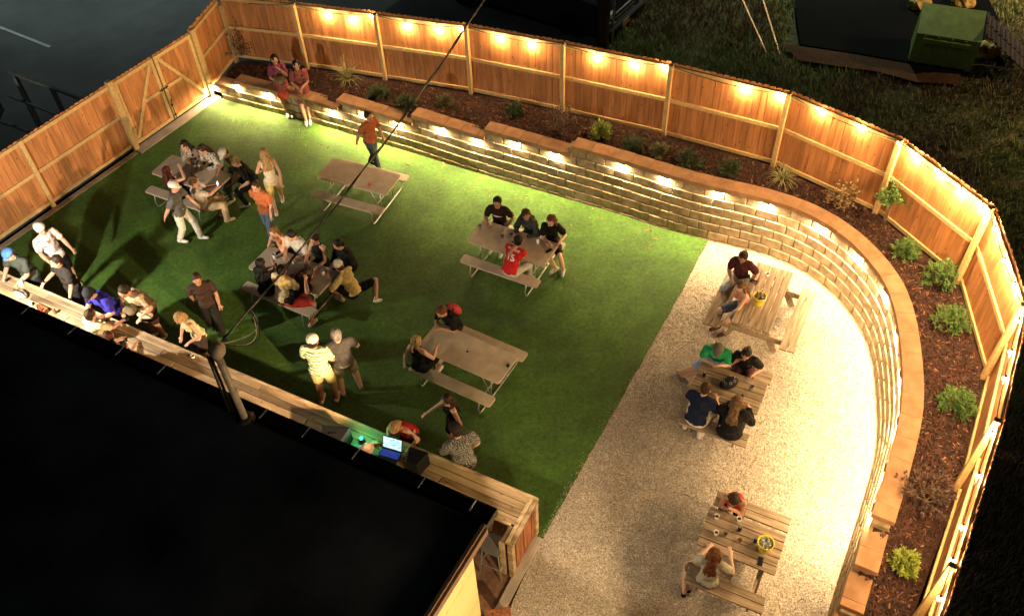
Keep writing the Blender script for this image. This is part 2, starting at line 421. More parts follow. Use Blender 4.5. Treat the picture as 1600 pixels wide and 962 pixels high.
vis = sorted(cands, key=lambda c: -(1 if (c[2] - V(6.6, 5, 0)).length > 1.6 else 0))
cands.sort(key=lambda c: 1 if (c[0] > DNS[0]) else 0)
parts, rest = cands[:296], cands[296:]
for s, k, p, a, wf in parts:
    random.seed(int(s * 100) + k)
    link('block', random.choice(bms), wall, rel(p), (random.uniform(-.004, .004), random.uniform(-.003, .003), a), (wf, 1, 1))
if rest:
    bm = BM()
    for s, k, p, a, wf in rest: box(bm, rel(p), (.45, .27, HC - .004), a, .007)
    tag(obj('lower_blocks', bm, M['block'], wall), kind='stuff')
# caps: each stone cut to the curve
random.seed(3)
s = .12
edges = sorted(UPS + DNS + [SL])
while s < SL - .3:
    e = next(x for x in edges if x > s + .05)
    L_ = min(.457, e - s)
    if e - s - L_ < .12: L_ = e - s
    nk = ncourse(s + L_ / 2); o1 = BAT * (nk - 1) - .035; o2_ = o1 + .345; z = ztop(s + L_ / 2) + random.uniform(-.002, .002)
    ss_ = [s + .0005 + (L_ - .001) * k / 2 for k in range(3)]
    bm = BM(); prism(bm, [tuple(cpt(x, o1)[0] - wo.to_2d()) for x in ss_] + [tuple(cpt(x, o2_)[0] - wo.to_2d()) for x in reversed(ss_)], z - .1, z)
    bmesh.ops.bevel(bm, geom=[e_ for e_ in bm.edges if abs(e_.verts[0].co.z - e_.verts[1].co.z) < 1e-5 and e_.verts[0].co.z > z - .01], offset=.006, segments=1, affect='EDGES')
    obj('cap_stone', bm, M['cap'], wall); wall.children[-1].data.update()
    s += L_
# ------------------------------------------------------------------ wall lights under the caps
WL = [(338, 131), (365, 136), (416, 141), (515, 172), (566, 183), (618, 192), (685, 200), (740, 217), (808, 225), (862, 241), (968, 260), (1043, 282), (1127, 304), (1200, 326),
      (1273, 355), (1333, 404), (1372, 455), (1396, 517), (1406, 590), (1402, 655), (1388, 735), (1362, 800)]
bm = BM(); box(bm, (0, 0, .012), (.17, .05, .022), bev=.004); fixm = mesh('housing', bm, M['fixture'])
bm = BM(); box(bm, (0, 0, -.002), (.15, .03, .006)); ledm = mesh('diffuser', bm, M['led'])
wlx = ['beside the gate post', 'under the first low cap', 'behind the seated pair with the red bag', 'behind the seated woman with white sneakers', 'under the second cap step', 'behind the walker at the wall',
       'just right of the third cap step', 'above the empty lawn table', 'just right of the fourth cap step', 'facing the dark plaid shirt table', 'just right of the highest cap step', 'second right of the highest cap step',
       'near where turf meets gravel', 'above the maroon topped woman', 'above the wooden table by the curve', 'where the wall starts to curve', 'on the curve by the bright bench', 'on the curve by the lowest course', 'on the right straight stretch',
       'opposite the round green shrub', 'beside the dark leafy shrub', 'nearest the camera']
for k, (x, y) in enumerate(WL):
    ss = near_s(G(x, y, 1.1 if x > 760 else .6).to_2d(), .15)
    nk = ncourse(ss)
    for _ in range(3):
        ss = near_s(G(x, y, ztop(ss) - .15).to_2d(), BAT * nk); nk = ncourse(ss)
    p, d, n = cpt(ss, BAT * (nk - 1) - .022); a = math.atan2(d.y, d.x); z = ztop(ss) - .1 - .024
    t = empty('wall_light', (p.x, p.y, z), a, 'small bright wall light under the cap stones, ' + wlx[k], 'wall light', 'lights under the wall caps')
    link('housing', fixm, t); link('diffuser', ledm, t)
    ld = bpy.data.lights.new('wall_lamp', 'AREA'); ld.shape = 'RECTANGLE'; ld.size = .14; ld.size_y = .025; ld.energy = K_WALL; ld.color = (1, .70, .36)
    lo = bpy.data.objects.new('wall_lamp', ld); COL.objects.link(lo); lo.parent = t; lo.location = (0, .006, -.008); lo.rotation_euler = (radians(0), 0, 0)
# ------------------------------------------------------------------ fences
def picket_mesh(h, k):
    bm = BM(); w, t = .138, .018; c = .03
    pts = [(-w/2, -h/2), (w/2, -h/2), (w/2, h/2 - c), (w/2 - c, h/2), (-w/2 + c, h/2), (-w/2, h/2 - c)]
    f = [bm.verts.new((x, -t/2, z)) for x, z in pts]; b = [bm.verts.new((x, t/2, z)) for x, z in pts]
    bm.faces.new(f); bm.faces.new(b[::-1])
    for i in range(6): bm.faces.new((f[i], b[i], b[(i+1) % 6], f[(i+1) % 6])[::-1])
    return mesh('picket', bm, M['cedar'])
PK = {h: picket_mesh(h, 0) for h in (1.86,)}
def fence_panel(root, o, a, b, za, zb, H=1.83, post_w=0, inner=None, top_rail=True):
    """pickets and three rails between feet a and b (2D); outward side is left of a->b. o = root location"""
    d = (b - a); L_ = d.length; d.normalize(); n = Vector((-d.y, d.x)); ang = math.atan2(d.y, d.x)
    k = max(1, round(L_ / .142)); w = L_ / k
    for i in range(k):
        t = (i + .5) / k; p = a.lerp(b, t) + n * (.054 + random.uniform(-.004, .004)); z = lerp(za, zb, t) + .02
        link('picket', PK[1.86], root, Vector((p.x, p.y, z + .93 + random.uniform(-.008, .008))) - o, (random.uniform(-.006, .006), random.uniform(-.004, .004), ang), ((w - .006) / .138, 1, 1))
    for zz, hh in ((.09, .088), (.95, .088), (H - .06, .088)):
        bm = BM(); pa = Vector((*(a + d * .045 + n * .022), za + zz)) - o; pb = Vector((*(b - d * .045 + n * .022), zb + zz)) - o
        beam(bm, pa, pb, .038, hh, bev=.003); obj('rail', bm, M['pine'], root)
def post(root, o, p, z, h, w=.095, mat_='pine', rz=0.0):
    bm = BM(); box(bm, (0, 0, h / 2 - .1), (w, w, h + .2), bev=.005)
    return obj('post', bm, M[mat_], root, loc=Vector((p[0], p[1], z)) - o, rot=(0, 0, rz))
o = FP[0].copy()
bf = empty('wooden_fence', o, label='long orange cedar picket fence curving behind the planting bed, strung with bulbs', cat='fence')
for i in range(len(FP) - 1):
    a, b = FP[i], FP[i+1]
    fence_panel(bf, o, a.to_2d(), b.to_2d(), a.z, b.z) if False else None
def seg_n(a, b):
    d = (b - a).normalized(); return Vector((-d.y, d.x))
# back fence runs left to right, outward = left of travel (away from yard)
pk_count = 0
for i in range(len(FP) - 1):
    a, b = FP[i], FP[i+1]
    fence_panel(bf, o, a.to_2d(), b.to_2d(), a.z, b.z); 
for i, p in enumerate(FP):
    if i == 0: continue
    q = FP[min(i + 1, len(FP) - 1)]; r = FP[i - 1]; dd = (q - r).to_2d()
    post(bf, o, p - Vector((*seg_n(r.to_2d(), q.to_2d()), 0)) * .03, p.z, 1.86, rz=math.atan2(dd.y, dd.x))
# left fence
o2 = V(LF[0].x, LF[0].y, 0)
lf = empty('wooden_fence', o2, label='straight orange cedar picket fence left of the lawn, with people shadows on it', cat='fence')
for i in range(len(LF) - 1):
    a, b = LF[i+1], LF[i]
    fence_panel(lf, o2, a, b, .05, .05, H=1.86)
for p in LF[1:]: post(lf, o2, p, 0, 1.94, w=.10, rz=math.atan2(LF_DIR.y, LF_DIR.x))
# short panel between gate and corner
GP0, GP1 = Vector((-9.33, 18.91)), Vector((-7.8, 21.11))
o3 = V(-7.8, 21.11, 0)
sf = empty('wooden_fence', o3, label='short cedar fence panel between the gate and the dark back corner', cat='fence')
fence_panel(sf, o3, GP1, FP[0].to_2d(), .15, .42, H=1.8)
post(sf, o3, FP[0], .3, 1.75, w=.10, rz=math.atan2(LF_DIR.y, LF_DIR.x))
# gate with two leaves
gt = empty('wooden_gate', (GP0.x, GP0.y, 0), label='double cedar gate with diagonal braces and black latches', cat='gate')
og = V(GP0.x, GP0.y, 0)
for p in (GP0, GP1): post(gt, og, p, 0, 2.0, w=.14, rz=math.atan2(LF_DIR.y, LF_DIR.x))
gd = (GP1 - GP0).normalized(); gn = Vector((-gd.y, gd.x)); gl = (GP1 - GP0).length; ga = math.atan2(gd.y, gd.x)
for k in (0, 1):
    s0 = .09 + k * (gl / 2 - .07); s1 = s0 + gl / 2 - .11
    lc = GP0 + gd * s0
    leaf = obj('gate_leaf', BM(), M['pine'], gt)   # replaced below
    bm = BM(); W_ = s1 - s0; z0, z1 = .14, 1.86
    for (x0, zz0, x1, zz1) in ((0, z0, W_, z0), (0, z1, W_, z1)): beam(bm, (x0, 0, zz0), (x1, 0, zz1), .034, .09, bev=.003)
    for x in (.045, W_ - .045): beam(bm, (x, -.002, z0 + .046), (x, -.002, z1 - .046), .09, .034, up=(0, 1, 0), bev=.003)
    zc = 1.0
    if k == 0:
        beam(bm, (.09, -.004, z0 + .08), (W_ - .12, -.004, z1 - .06), .034, .085, up=(-.8, 0, .6), bev=.003)
        beam(bm, (W_ * .52, -.002, zc), (W_ - .09, -.002, zc), .034, .09, bev=.003)
    else:
        beam(bm, (.12, -.004, z1 - .06), (W_ - .09, -.004, z0 + .08), .034, .085, up=(.8, 0, .6), bev=.003)
        beam(bm, (.09, -.002, zc), (W_ * .48, -.002, zc), .034, .09, bev=.003)
    old = leaf.data; leaf.data = mesh('gate_leaf', bm, M['pine']); bpy.data.meshes.remove(old)
    leaf.location = Vector((*lc, 0)) - og; leaf.rotation_euler = (0, 0, ga)
    n_ = round(W_ / .142)
    for i in range(n_):
        link('picket', PK[1.86], leaf, (W_ * (i + .5) / n_, .03, .10 + .93 + random.uniform(-.006, .006)), (0, 0, 0), ((W_ / n_ - .004) / .138, 1, .985))
    bm = BM()
    x = W_ - .05 if k == 0 else .05
    beam(bm, (x - .07, -.03, 1.02), (x + .07, -.03, 1.02), .02, .03); beam(bm, (x, -.045, .98), (x, -.045, 1.08), .016, .016)
    obj('latch', bm, M['iron'], leaf)
    if k == 1:
        bm = BM(); tube(bm, [(.04, -.035, .06), (.04, -.035, .62), (.075, -.035, .66), (.075, -.035, .58)], .009, 6); box(bm, (.04, -.028, .2), (.06, .02, .05)); box(bm, (.04, -.028, .5), (.06, .02, .05))
        obj('cane_bolt', bm, M['iron'], leaf)
# concrete strip under gate
bm = BM(); c = (GP0 + GP1) / 2 - gn * .12; box(bm, (c.x, c.y, .012), (gl + .1, .30, .03), ga, .004); tag(obj('gate_threshold', bm, M['concrete']), kind='structure')
c = (LF[1] + LF[0]) / 2 - gn * .10; bm = BM()
a_, b_ = LF[3] - gn * .12, LF[0] - gn * .12 - gd * .1
beam(bm, (a_.x, a_.y, .012), (b_.x, b_.y, .012), .14, .028); tag(obj('timber_edging', bm, M['grey_wood']), 'weathered timber edging along the foot of the left fence', 'edging')

# ------------------------------------------------------------------ string lights on the back fence
BPX = [(507, 22), (547, 30), (581, 24), (633, 38), (682, 44), (722, 43), (778, 57), (827, 68), (931, 87), (990, 99), (1038, 104), (1163, 138), (1220, 147), (1282, 170), (1346, 192),
       (1408, 212), (1433, 232), (1470, 265), (1502, 293), (1533, 318), (1556, 355), (1570, 405), (1588, 440), (1597, 490), (1588, 535), (1574, 585), (1567, 650), (1535, 733), (1519, 800), (1500, 856), (1495, 902)]
def on_fence(px, py):
    """bulb position: 9 cm inside the picket plane, found on the ray of the pixel"""
    best = None
    for i in range(len(FP) - 1):
        a, b = FP[i].to_2d(), FP[i+1].to_2d(); n = seg_n(a, b); a2 = a - n * .05; dl = (b - a); L_ = dl.length; dl.normalize()
        for zk in range(60):
            z = .9 + zk * .045; p = G(px, py, z).to_2d(); t = (p - a2).dot(dl) / L_; dist = abs((p - a2).dot(n))
            if -.02 <= t <= 1.02:
                zr = z - lerp(FP[i].z, FP[i+1].z, t)
                if dist < .06 and (best is None or dist < best[0]): best = (dist, Vector((p.x, p.y, z)), i, t, zr)
    return best
sl = empty('string_lights', (*FP[1].to_2d(), 2.4), label='string of glowing warm bulbs on a black wire along the back fence top', cat='string lights')
so_ = sl.location.copy(); bulbs = []
for x, y in BPX:
    r = on_fence(x, y)
    if r: bulbs.append(r)
    else: print('bulb miss', x, y)
bm = BM(); lathe(bm, [(.004, .0), (.022, -.006), (.033, -.03), (.030, -.05), (.012, -.068), (.002, -.071)], 10); bulbm = mesh('bulb', bm, M['bulb'], True)
bm = BM(); lathe(bm, [(.014, .038), (.016, .02), (.017, .0)], 8); sockm = mesh('socket', bm, M['black'])
for dist, p, i, t, zr in bulbs:
    n = seg_n(FP[i].to_2d(), FP[i+1].to_2d())
    zz = lerp(FP[i].z, FP[i+1].z, t) + min(max(zr, 1.55), 1.84)
    a = FP[i].to_2d().lerp(FP[i+1].to_2d(), t) - n * .055
    q = Vector((a.x, a.y, zz))
    bo = link('bulb', bulbm, sl, q - so_); link('socket', sockm, bo, (0, 0, 0))
    ld = bpy.data.lights.new('bulb_lamp', 'POINT'); ld.energy = K_BULB * (2.2 if i >= 7 else 1); ld.color = (1, .66, .30); ld.shadow_soft_size = .02
    lo = bpy.data.objects.new('bulb_lamp', ld); COL.objects.link(lo); lo.parent = sl; lo.location = q - so_ + Vector((0, 0, -.10)) - Vector((*n, 0)) * .0
# sagging wire
pts = []
prevq = None
for i in range(1, len(FP)):
    a, b = FP[i-1], FP[i]; n = seg_n(a.to_2d(), b.to_2d())
    for k in range(13):
        t = k / 12; p = a.lerp(b, t); sag = .10 * 4 * t * (1 - t)
        if i == 1 and t < .4: continue
        pts.append(Vector((p.x - n.x * .045, p.y - n.y * .045, p.z + 1.84 - sag)) - so_)
bm = BM(); tube(bm, pts, .008, 5); obj('wire', bm, M['cable'], sl)

# ------------------------------------------------------------------ bar
bar_d = Vector((-.875, .4841)); bar_n = Vector((.4841, .875))     # along (to the left), outward (to the lawn)
BE = Vector((.27, 7.6))            # outer corner of the counter top
BH = 1.07
def bp(s, w, z=0.0):
    """s along the bar from its right end, w inward from the lawn side edge"""
    p = BE + bar_d * s - bar_n * w; return Vector((p.x, p.y, z))
BL = 13.2
bar_o = bp(0, 0, 0)
bar = empty('bar_counter', bar_o, label='long bar counter of stained planks between the lawn and the dark roof', cat='bar')
ba = math.atan2(bar_d.y, bar_d.x)
random.seed(11)
for r in range(4):
    s = .10 if r else 0.0
    s = .125
    w = .02 + r * .14 + .07
    while s < BL:
        L_ = min(random.choice([1.5, 1.9, 2.3, 2.7]), BL - s)
        if L_ < .3: break
        bm = BM(); box(bm, (0, 0, 0), (L_ - .010, .127, .038), bev=.008)
        obj('plank', bm, M['bar_wood'], bar, loc=bp(s + L_ / 2, w, BH - .019 + random.uniform(-.002, .002)) - bar_o, rot=(0, 0, ba + random.uniform(-.002, .002)))
        s += L_
# rim boards
for (s0, w0, s1, w1, wd) in ((0, -.005, BL, -.005, .05),):
    bm = BM(); beam(bm, bp(s0, w0 + .02, BH - .012) - bar_o, bp(s1, w0 + .02, BH - .012) - bar_o, .045, .07, bev=.004); obj('edge_board', bm, M['bar_wood'], bar)
# inner edge board
bm = BM(); beam(bm, bp(.2, .60, BH - .02) - bar_o, bp(BL, .60, BH - .02) - bar_o, .035, .06, bev=.004); obj('edge_board', bm, M['bar_wood'], bar)
# end return (L leg)
for k, w in enumerate((.03, .105)):
    bm = BM(); beam(bm, bp(w, .035, BH - .012 + .001 * k) - bar_o, bp(w, .92, BH - .012 + .001 * k) - bar_o, .068, .045, bev=.004); obj('plank', bm, M['bar_wood'], bar)
bm = BM(); beam(bm, bp(.18, .62, BH - .02) - bar_o, bp(.18, .92, BH - .02) - bar_o, .07, .04, bev=.004); obj('plank', bm, M['bar_wood'], bar)
# front boards (lawn side) and end boards
bm = BM(); box(bm, (0, 0, 0), (.138, .02, BH - .06), bev=.003); frontm = mesh('front_board', bm, M['bar_front'])
for i in range(int(BL / .142)):
    s = .12 + i * .142
    link('front_board', frontm, bar, bp(s, .07, (BH - .06) / 2 + .005) - bar_o, (0, 0, ba))
for i in range(6):
    link('end_board', frontm, bar, bp(.045 + (i % 2) * .012, .13 + i * .142, (BH - .06) / 2 + .005) - bar_o, (0, 0, ba + pi / 2))
for s, w in ((.05, .05), (.05, .90), (.2, .9)):
    bm = BM(); box(bm, (0, 0, (BH - .05) / 2), (.09, .09, BH - .05), ba, .004); obj('corner_post', bm, M['bar_wood'], bar, loc=bp(s, w, 0) - bar_o)
bm = BM(); beam(bm, bp(.1, .5, .55) - bar_o, bp(BL, .5, .55) - bar_o, .3, .03); obj('shelf', bm, M['bar_front'], bar)
# concrete footing at the end
bm = BM(); beam(bm, bp(-.03, .1, .01), bp(-.03, 1.6, .01), .16, .04, bev=.005); tag(obj('bar_footing', bm, M['concrete']), kind='structure')

# ------------------------------------------------------------------ building
RZ = 3.0
def rp(s, w, z): return bp(s, w, z)
EV = 1.675           # eave distance inward from the bar's lawn edge
rc = G(756, 818, RZ).to_2d()
EVs = (rc - BE).dot(bar_d); EVw = -(rc - BE).dot(bar_n)
print('eave', EVs, EVw)
bo_ = bp(EVs, EVw, 0)
bld = empty('building', bo_, label='low building with flat black roof and pale yellow siding', cat='building')
side = (G(665, 962, RZ).to_2d() - rc).normalized()
def q(s, w, z):  # local frame: s left along the eave, w back along the side
    p = rc + bar_d * s + side * w; return Vector((p.x, p.y, z)) - bo_
def slab(bm, s0, s1, w0, w1, z0, z1):
    b = [bm.verts.new(q(s, w, z0)) for s, w in ((s0, w0), (s1, w0), (s1, w1), (s0, w1))]; t = [bm.verts.new(q(s, w, z1)) for s, w in ((s0, w0), (s1, w0), (s1, w1), (s0, w1))]
    bm.faces.new(t); bm.faces.new(b[::-1])
    for i in range(4): bm.faces.new((b[i], b[(i+1) % 4], t[(i+1) % 4], t[i]))
    bmesh.ops.recalc_face_normals(bm, faces=bm.faces)
bm = BM(); slab(bm, .02, 20, .02, 16, RZ - .12, RZ); obj('roof', bm, M['roof'], bld)
# membrane seams and patches
rf = bld.children[-1]
for w in (1.9, 3.8, 5.7, 7.6):
    bm = BM(); slab(bm, .1, 19, w, w + .10, RZ + .001, RZ + .006); obj('seam', bm, M['roof'], rf)
# drip edge (thin bright metal line) along the eave and side
bm = BM(); slab(bm, 0, 20, -.012, .012, RZ - .06, RZ + .012); obj('drip_edge', bm, M['blackmetal'], bld)
bm = BM(); slab(bm, -.03, .02, .03, 16, RZ - .10, RZ + .02); slab(bm, -.075, -.035, .03, 16, RZ - .16, RZ - .02); obj('rake_trim', bm, mat('rake', (.16, .09, .055), .5), bld)
# gutter
bm = BM()
for (w0, w1, z0, z1) in ((-.30, -.285, RZ - .17, RZ - .03), (-.285, -.03, RZ - .18, RZ - .165), (-.03, -.015, RZ - .17, RZ - .03)): slab(bm, -.02, 20, w0, w1, z0, z1)
slab(bm, -.035, -.02, -.30, -.015, RZ - .18, RZ - .03)
obj('gutter', bm, M['gutter'], bld)
CL = [(28, 495), (102, 526), (177, 558), (243, 587), (402, 657), (469, 686), (546, 722), (652, 763), (732, 799)]
for x, y in CL:
    p = G(x, y, RZ - .03).to_2d(); s = (p - rc).dot(bar_d)
    bm = BM(); beam(bm, q(s, -.29, RZ - .018), q(s, -.10, RZ - .018), .018, .006); obj('gutter_strap', bm, M['white'], bld)
# side wall siding panels (horizontal seams), front wall dark
WX = .12
zb = [(0, .95), (.955, 1.93), (1.935, RZ - .16)]
for i, (z0, z1) in enumerate(zb):
    for k in range(4):
        bm = BM(); slab(bm, WX - .0 + .0, WX + .03, .18 + k * 2.44, .18 + (k + 1) * 2.44 - .006, z0 + .005, z1); obj('siding_panel', bm, M['siding'], bld)
bm = BM(); slab(bm, WX + .035, 20, .20, 15, 0, RZ - .13); obj('wall_core', bm, mat('wall_core', (.25, .2, .12), .8), bld)
for k in range(8):
    bm = BM(); slab(bm, WX + .005 + k * 2.4, WX + (k + 1) * 2.4, .17, .198, .005, RZ - .2); obj('siding_panel', bm, M['siding'], bld)
# ------------------------------------------------------------------ picnic tables
TAB = {'A': (-3.37, 16.474, -.4352, .61), 'B': (.082, 13.995, -.5135, .61), 'C': (-.890, 11.052, -.5618, .61), 'E': (-7.302, 16.879, -.499, .61), 'D': (-4.505, 13.51, -.527, .61),
       'F1': (4.955, 12.054, 1.068, .76), 'F2': (3.841, 9.88, -.50, .76), 'F3': (3.445, 6.87, -.492, .76)}
def rrect(L_, W_, r, n=4):
    out = []
    for cx, cy, a0 in ((L_/2 - r, W_/2 - r, 0), (-L_/2 + r, W_/2 - r, 90), (-L_/2 + r, -W_/2 + r, 180), (L_/2 - r, -W_/2 + r, 270)):
        for k in range(n + 1):
            a = radians(a0 + 90 * k / n); out.append((cx + r * cos(a), cy + r * sin(a)))
    return out
def slab_r(L_, W_, r, t):
    bm = BM(); prism(bm, rrect(L_, W_, r), -t, 0)
    es = [e for e in bm.edges if all(abs(v.co.z) < 1e-6 for v in e.verts)]
    bmesh.ops.bevel(bm, geom=es, offset=.008, segments=2, affect='EDGES')
    return bm
topm = mesh('table_top', slab_r(1.83, .75, .06, .045), M['plastic_top']); benm = mesh('bench', slab_r(1.83, .25, .05, .04), M['plastic_top'])
bm = BM(); lathe(bm, [(.024, 0), (.024, .002)], 12); holem = mesh('umbrella_hole', bm, M['black'])
def frame_bm(x):
    bm = BM()
    def arc(y0, s):
        return []
    pts = [(x, -.60, .40), (x, -.69, .36), (x, -.74, .20), (x, -.72, .05), (x, -.64, .018), (x, .64, .018), (x, .72, .05), (x, .74, .20), (x, .69, .36), (x, .60, .40)]
    tube(bm, pts, .016, 8)
    for s in (-1, 1):
        tube(bm, [(x, s * .30, .025), (x, s * .22, .69)], .015, 8)
        tube(bm, [(x * .99, s * .28, .06), (x * .35, s * .10, .68)], .008, 6)
    tube(bm, [(x, -.60, .398), (x, -.30, .40), (x, .30, .40), (x, .60, .398)], .012, 6)
    return bm
frm = [mesh('leg_frame', frame_bm(x), M['steel'], True) for x in (-.66, .66)]
PT = {'A': 'empty grey plastic picnic table near the retaining wall', 'B': 'plastic picnic table with the red jersey man and three others', 'C': 'beige plastic picnic table with a dark plug and a woman in black at its end',
      'D': 'crowded plastic picnic table with eight people playing around it', 'E': 'plastic picnic table by the gate fence with a floral group'}
for key, lab in PT.items():
    x, y, a, bo = TAB[key]
    t = empty('plastic_picnic_table', (x, y, 0), a, lab, 'picnic table', 'plastic picnic tables on the turf')
    link('table_top', topm, t, (0, 0, .73)); link('bench', benm, t, (0, -.61, .44)); link('bench', benm, t, (0, .61, .44))
    for f in frm: link('leg_frame', f, t)
    link('umbrella_hole', holem, t, (0, 0, .7305))
def board(L_, w, t_, seed=0):
    bm = BM(); random.seed(seed); box(bm, (0, 0, 0), (L_, w, t_), bev=.005); return bm
def wood_table(key, L_, lab):
    x, y, a, bo = TAB[key]; t = empty('wooden_picnic_table', (x, y, 0), a, lab, 'picnic table', 'wooden picnic tables on the gravel')
    m = mesh('table_board', board(L_, .138, .038), M['grey_wood'])
    for i in range(5): link('table_board', m, t, (random.uniform(-.01, .01), -.30 + i * .150, .731 + random.uniform(-.002, .002)), (0, 0, random.uniform(-.004, .004)))
    for s in (-1, 1):
        for k in (0, 1): link('bench_board', m, t, (random.uniform(-.01, .01), s * (bo - .074 + k * .148), .421))
    for s in (-1, 1):
        xx = s * (L_ / 2 - .22)
        bm = BM(); beam(bm, (xx, -bo - .14, .365), (xx, bo + .14, .365), .038, .138, bev=.004); obj('cross_beam', bm, M['grey_wood'], t)
        bm = BM(); beam(bm, (xx, -.36, .665), (xx, .36, .665), .038, .09, bev=.004); obj('top_cleat', bm, M['grey_wood'], t)
        for q in (-1, 1):
            bm = BM(); beam(bm, (xx + .039, q * .52, .0), (xx + .039, q * .17, .70), .138, .038, up=(1, 0, 0), bev=.004); obj('leg', bm, M['grey_wood'], t)
        bm = BM(); beam(bm, (xx, 0, .34), (s * .06, 0, .70), .038, .08, bev=.004); obj('brace', bm, M['grey_wood'], t)
    return t
wood_table('F1', 1.78, 'long wooden picnic table by the curved wall with yellow bucket near its middle')
wood_table('F2', 1.25, 'short wooden picnic table with four people in green, navy and black tops')
wood_table('F3', 1.25, 'short wooden picnic table nearest the camera with two women at it')
def tpos(key, u, v, z=.755):
    x, y, a, bo = TAB[key]
    return Vector((x + u * cos(a) - v * sin(a), y + u * sin(a) + v * cos(a), z))
# ------------------------------------------------------------------ small things on tables
def cup(p, label, mat_='white', h=.12, r=.042, group=None):
    t = empty('cup', p, 0, label, 'cup', group)
    bm = BM(); lathe(bm, [(r * .72, 0), (r, h), (r * .93, h), (r * .68, .008)], 12, cap=False); bm.faces.new([v for v in bm.verts if abs(v.co.z - .008) < 1e-5][::1])
    obj('cup_wall', bm, M[mat_], t, smooth=True)
    bm = BM(); lathe(bm, [(r * .85, h * .6), (r * .85, h * .6 + .002)], 12); obj('drink', bm, M['amber'], t)
    return t
def can(p, label, mat_='white', group=None):
    t = empty('can', p, 0, label, 'can', group)
    bm = BM(); lathe(bm, [(.026, 0), (.032, .008), (.032, .108), (.027, .12)], 14); obj('can_body', bm, M[mat_], t, smooth=True)
    bm = BM(); lathe(bm, [(.025, .1201), (.025, .1215)], 14); obj('lid', bm, M['steel'], t)
    return t
def phone(p, rz, label):
    t = empty('phone', p, rz, label, 'phone'); bm = BM(); box(bm, (0, 0, .005), (.152, .075, .009), bev=.003); obj('case', bm, M['black'], t)
    bm = BM(); box(bm, (0, 0, .0102), (.142, .067, .001)); obj('screen', bm, M['blackmetal'], t); return t
def bucket(p, label, fill):
    t = empty('bucket', p, 0, label, 'bucket')
    bm = BM(); lathe(bm, [(.085, 0), (.125, .20), (.132, .205), (.132, .212), (.120, .212), (.08, .01)], 20, cap=False); obj('pail', bm, M['yellow_plastic'], t, smooth=True)
    bm = BM(); lathe(bm, [(.118, .14), (.118, .145)], 20); obj('ice_bed', bm, M['ice'], t)
    bm = BM(); random.seed(5)
    for _ in range(40):
        a = random.uniform(0, 6.28); r = random.uniform(0, .10); box(bm, (r * cos(a), r * sin(a), .155 + random.uniform(0, .04)), (.03, .03, .025), Euler((random.random() * 3, random.random() * 3, random.random() * 3)).to_matrix(), .003)
    tag(obj('ice_cubes', bm, M['ice'], t), kind='stuff')
    if fill:
        for k, (x, y) in enumerate(((.03, .03), (-.04, .02), (.0, -.05))):
            bm = BM(); tube(bm, [(x, y, .10), (x * 1.2, y * 1.2, .22), (x * 1.3, y * 1.3, .25), (x * 1.5, y * 1.5, .31)], [.028, .028, .012, .011], 8); obj('bottle', bm, M['amber'] if k else M['clear'], t, smooth=True)
    bm = BM(); pts = [(.13 * cos(a), .13 * sin(a), .20 - .09 * abs(sin(a)) * 1) for a in [radians(q) for q in range(0, 181, 15)]]; tube(bm, pts, .003, 5); obj('handle', bm, M['steel'], t)
    return t
bucket(G(1186, 468, .85).to_2d().to_3d() + V(0, 0, .75), 'yellow ice bucket on the long wooden table by the wall', True)
bucket(G(1195, 852, .85).to_2d().to_3d() + V(0, 0, .75), 'yellow bucket of ice on the nearest wooden table', False)
def at(px, py, z): g = G(px, py, z + .05); return Vector((g.x, g.y, z))
can(at(1156, 826, .75), 'black and white drink can on the nearest wooden table', 'can_dark')
cup(at(1119, 832, .75), 'pale cup left of the can on the nearest wooden table', 'white', .09)
cup(at(1133, 834, .75), 'clear plastic cup between the pale cup and the can', 'clear', .10)
cup(at(1155, 810, .75), 'pale cup at the hand of the woman in red', 'white', .08)
cup(at(1120, 806, .75), 'small pale cup at the left elbow of the woman in red', 'white', .07)
can(at(1181, 844, .75), 'dark can beside the nearest yellow bucket', 'can_dark')
phone(at(1189, 874, .755), 1.2, 'black phone below the nearest yellow bucket')
cup(at(1156, 843, .75), 'small clear cup near the middle of the nearest wooden table', 'clear', .06)
cup(at(1199, 428, .75), 'pale cup beside the maroon topped woman on the long wooden table', 'white', .07)
can(at(765, 348, .73), 'white can at the far left corner of the red jersey table', 'white')
can(at(840, 377, .73), 'white can in front of the auburn haired woman', 'white')
phone(at(858, 389, .731), .6, 'black phone near the right edge of the red jersey table')
cup(at(750, 355, .73), 'clear cup on the left end of the red jersey table', 'clear', .11)
cup(at(785, 370, .73), 'clear cup beside the red jersey man', 'clear', .10)
cup(at(799, 368, .73), 'clear cup just above the red jersey man', 'clear', .10)
bm = BM(); lathe(bm, [(.03, 0), (.035, .03), (.015, .045)], 12); tag(obj('dark_plug', bm, M['black'], loc=at(793.5, 569, .731)), 'round dark cap lying near the right end of the beige table', 'cap')
bm = BM(); lathe(bm, [(.02, 0), (.03, .02), (.028, .05)], 10); tag(obj('candle_holder', bm, M['red'], loc=at(577, 287, .73)), 'small dark red holder on the empty lawn table', 'holder')
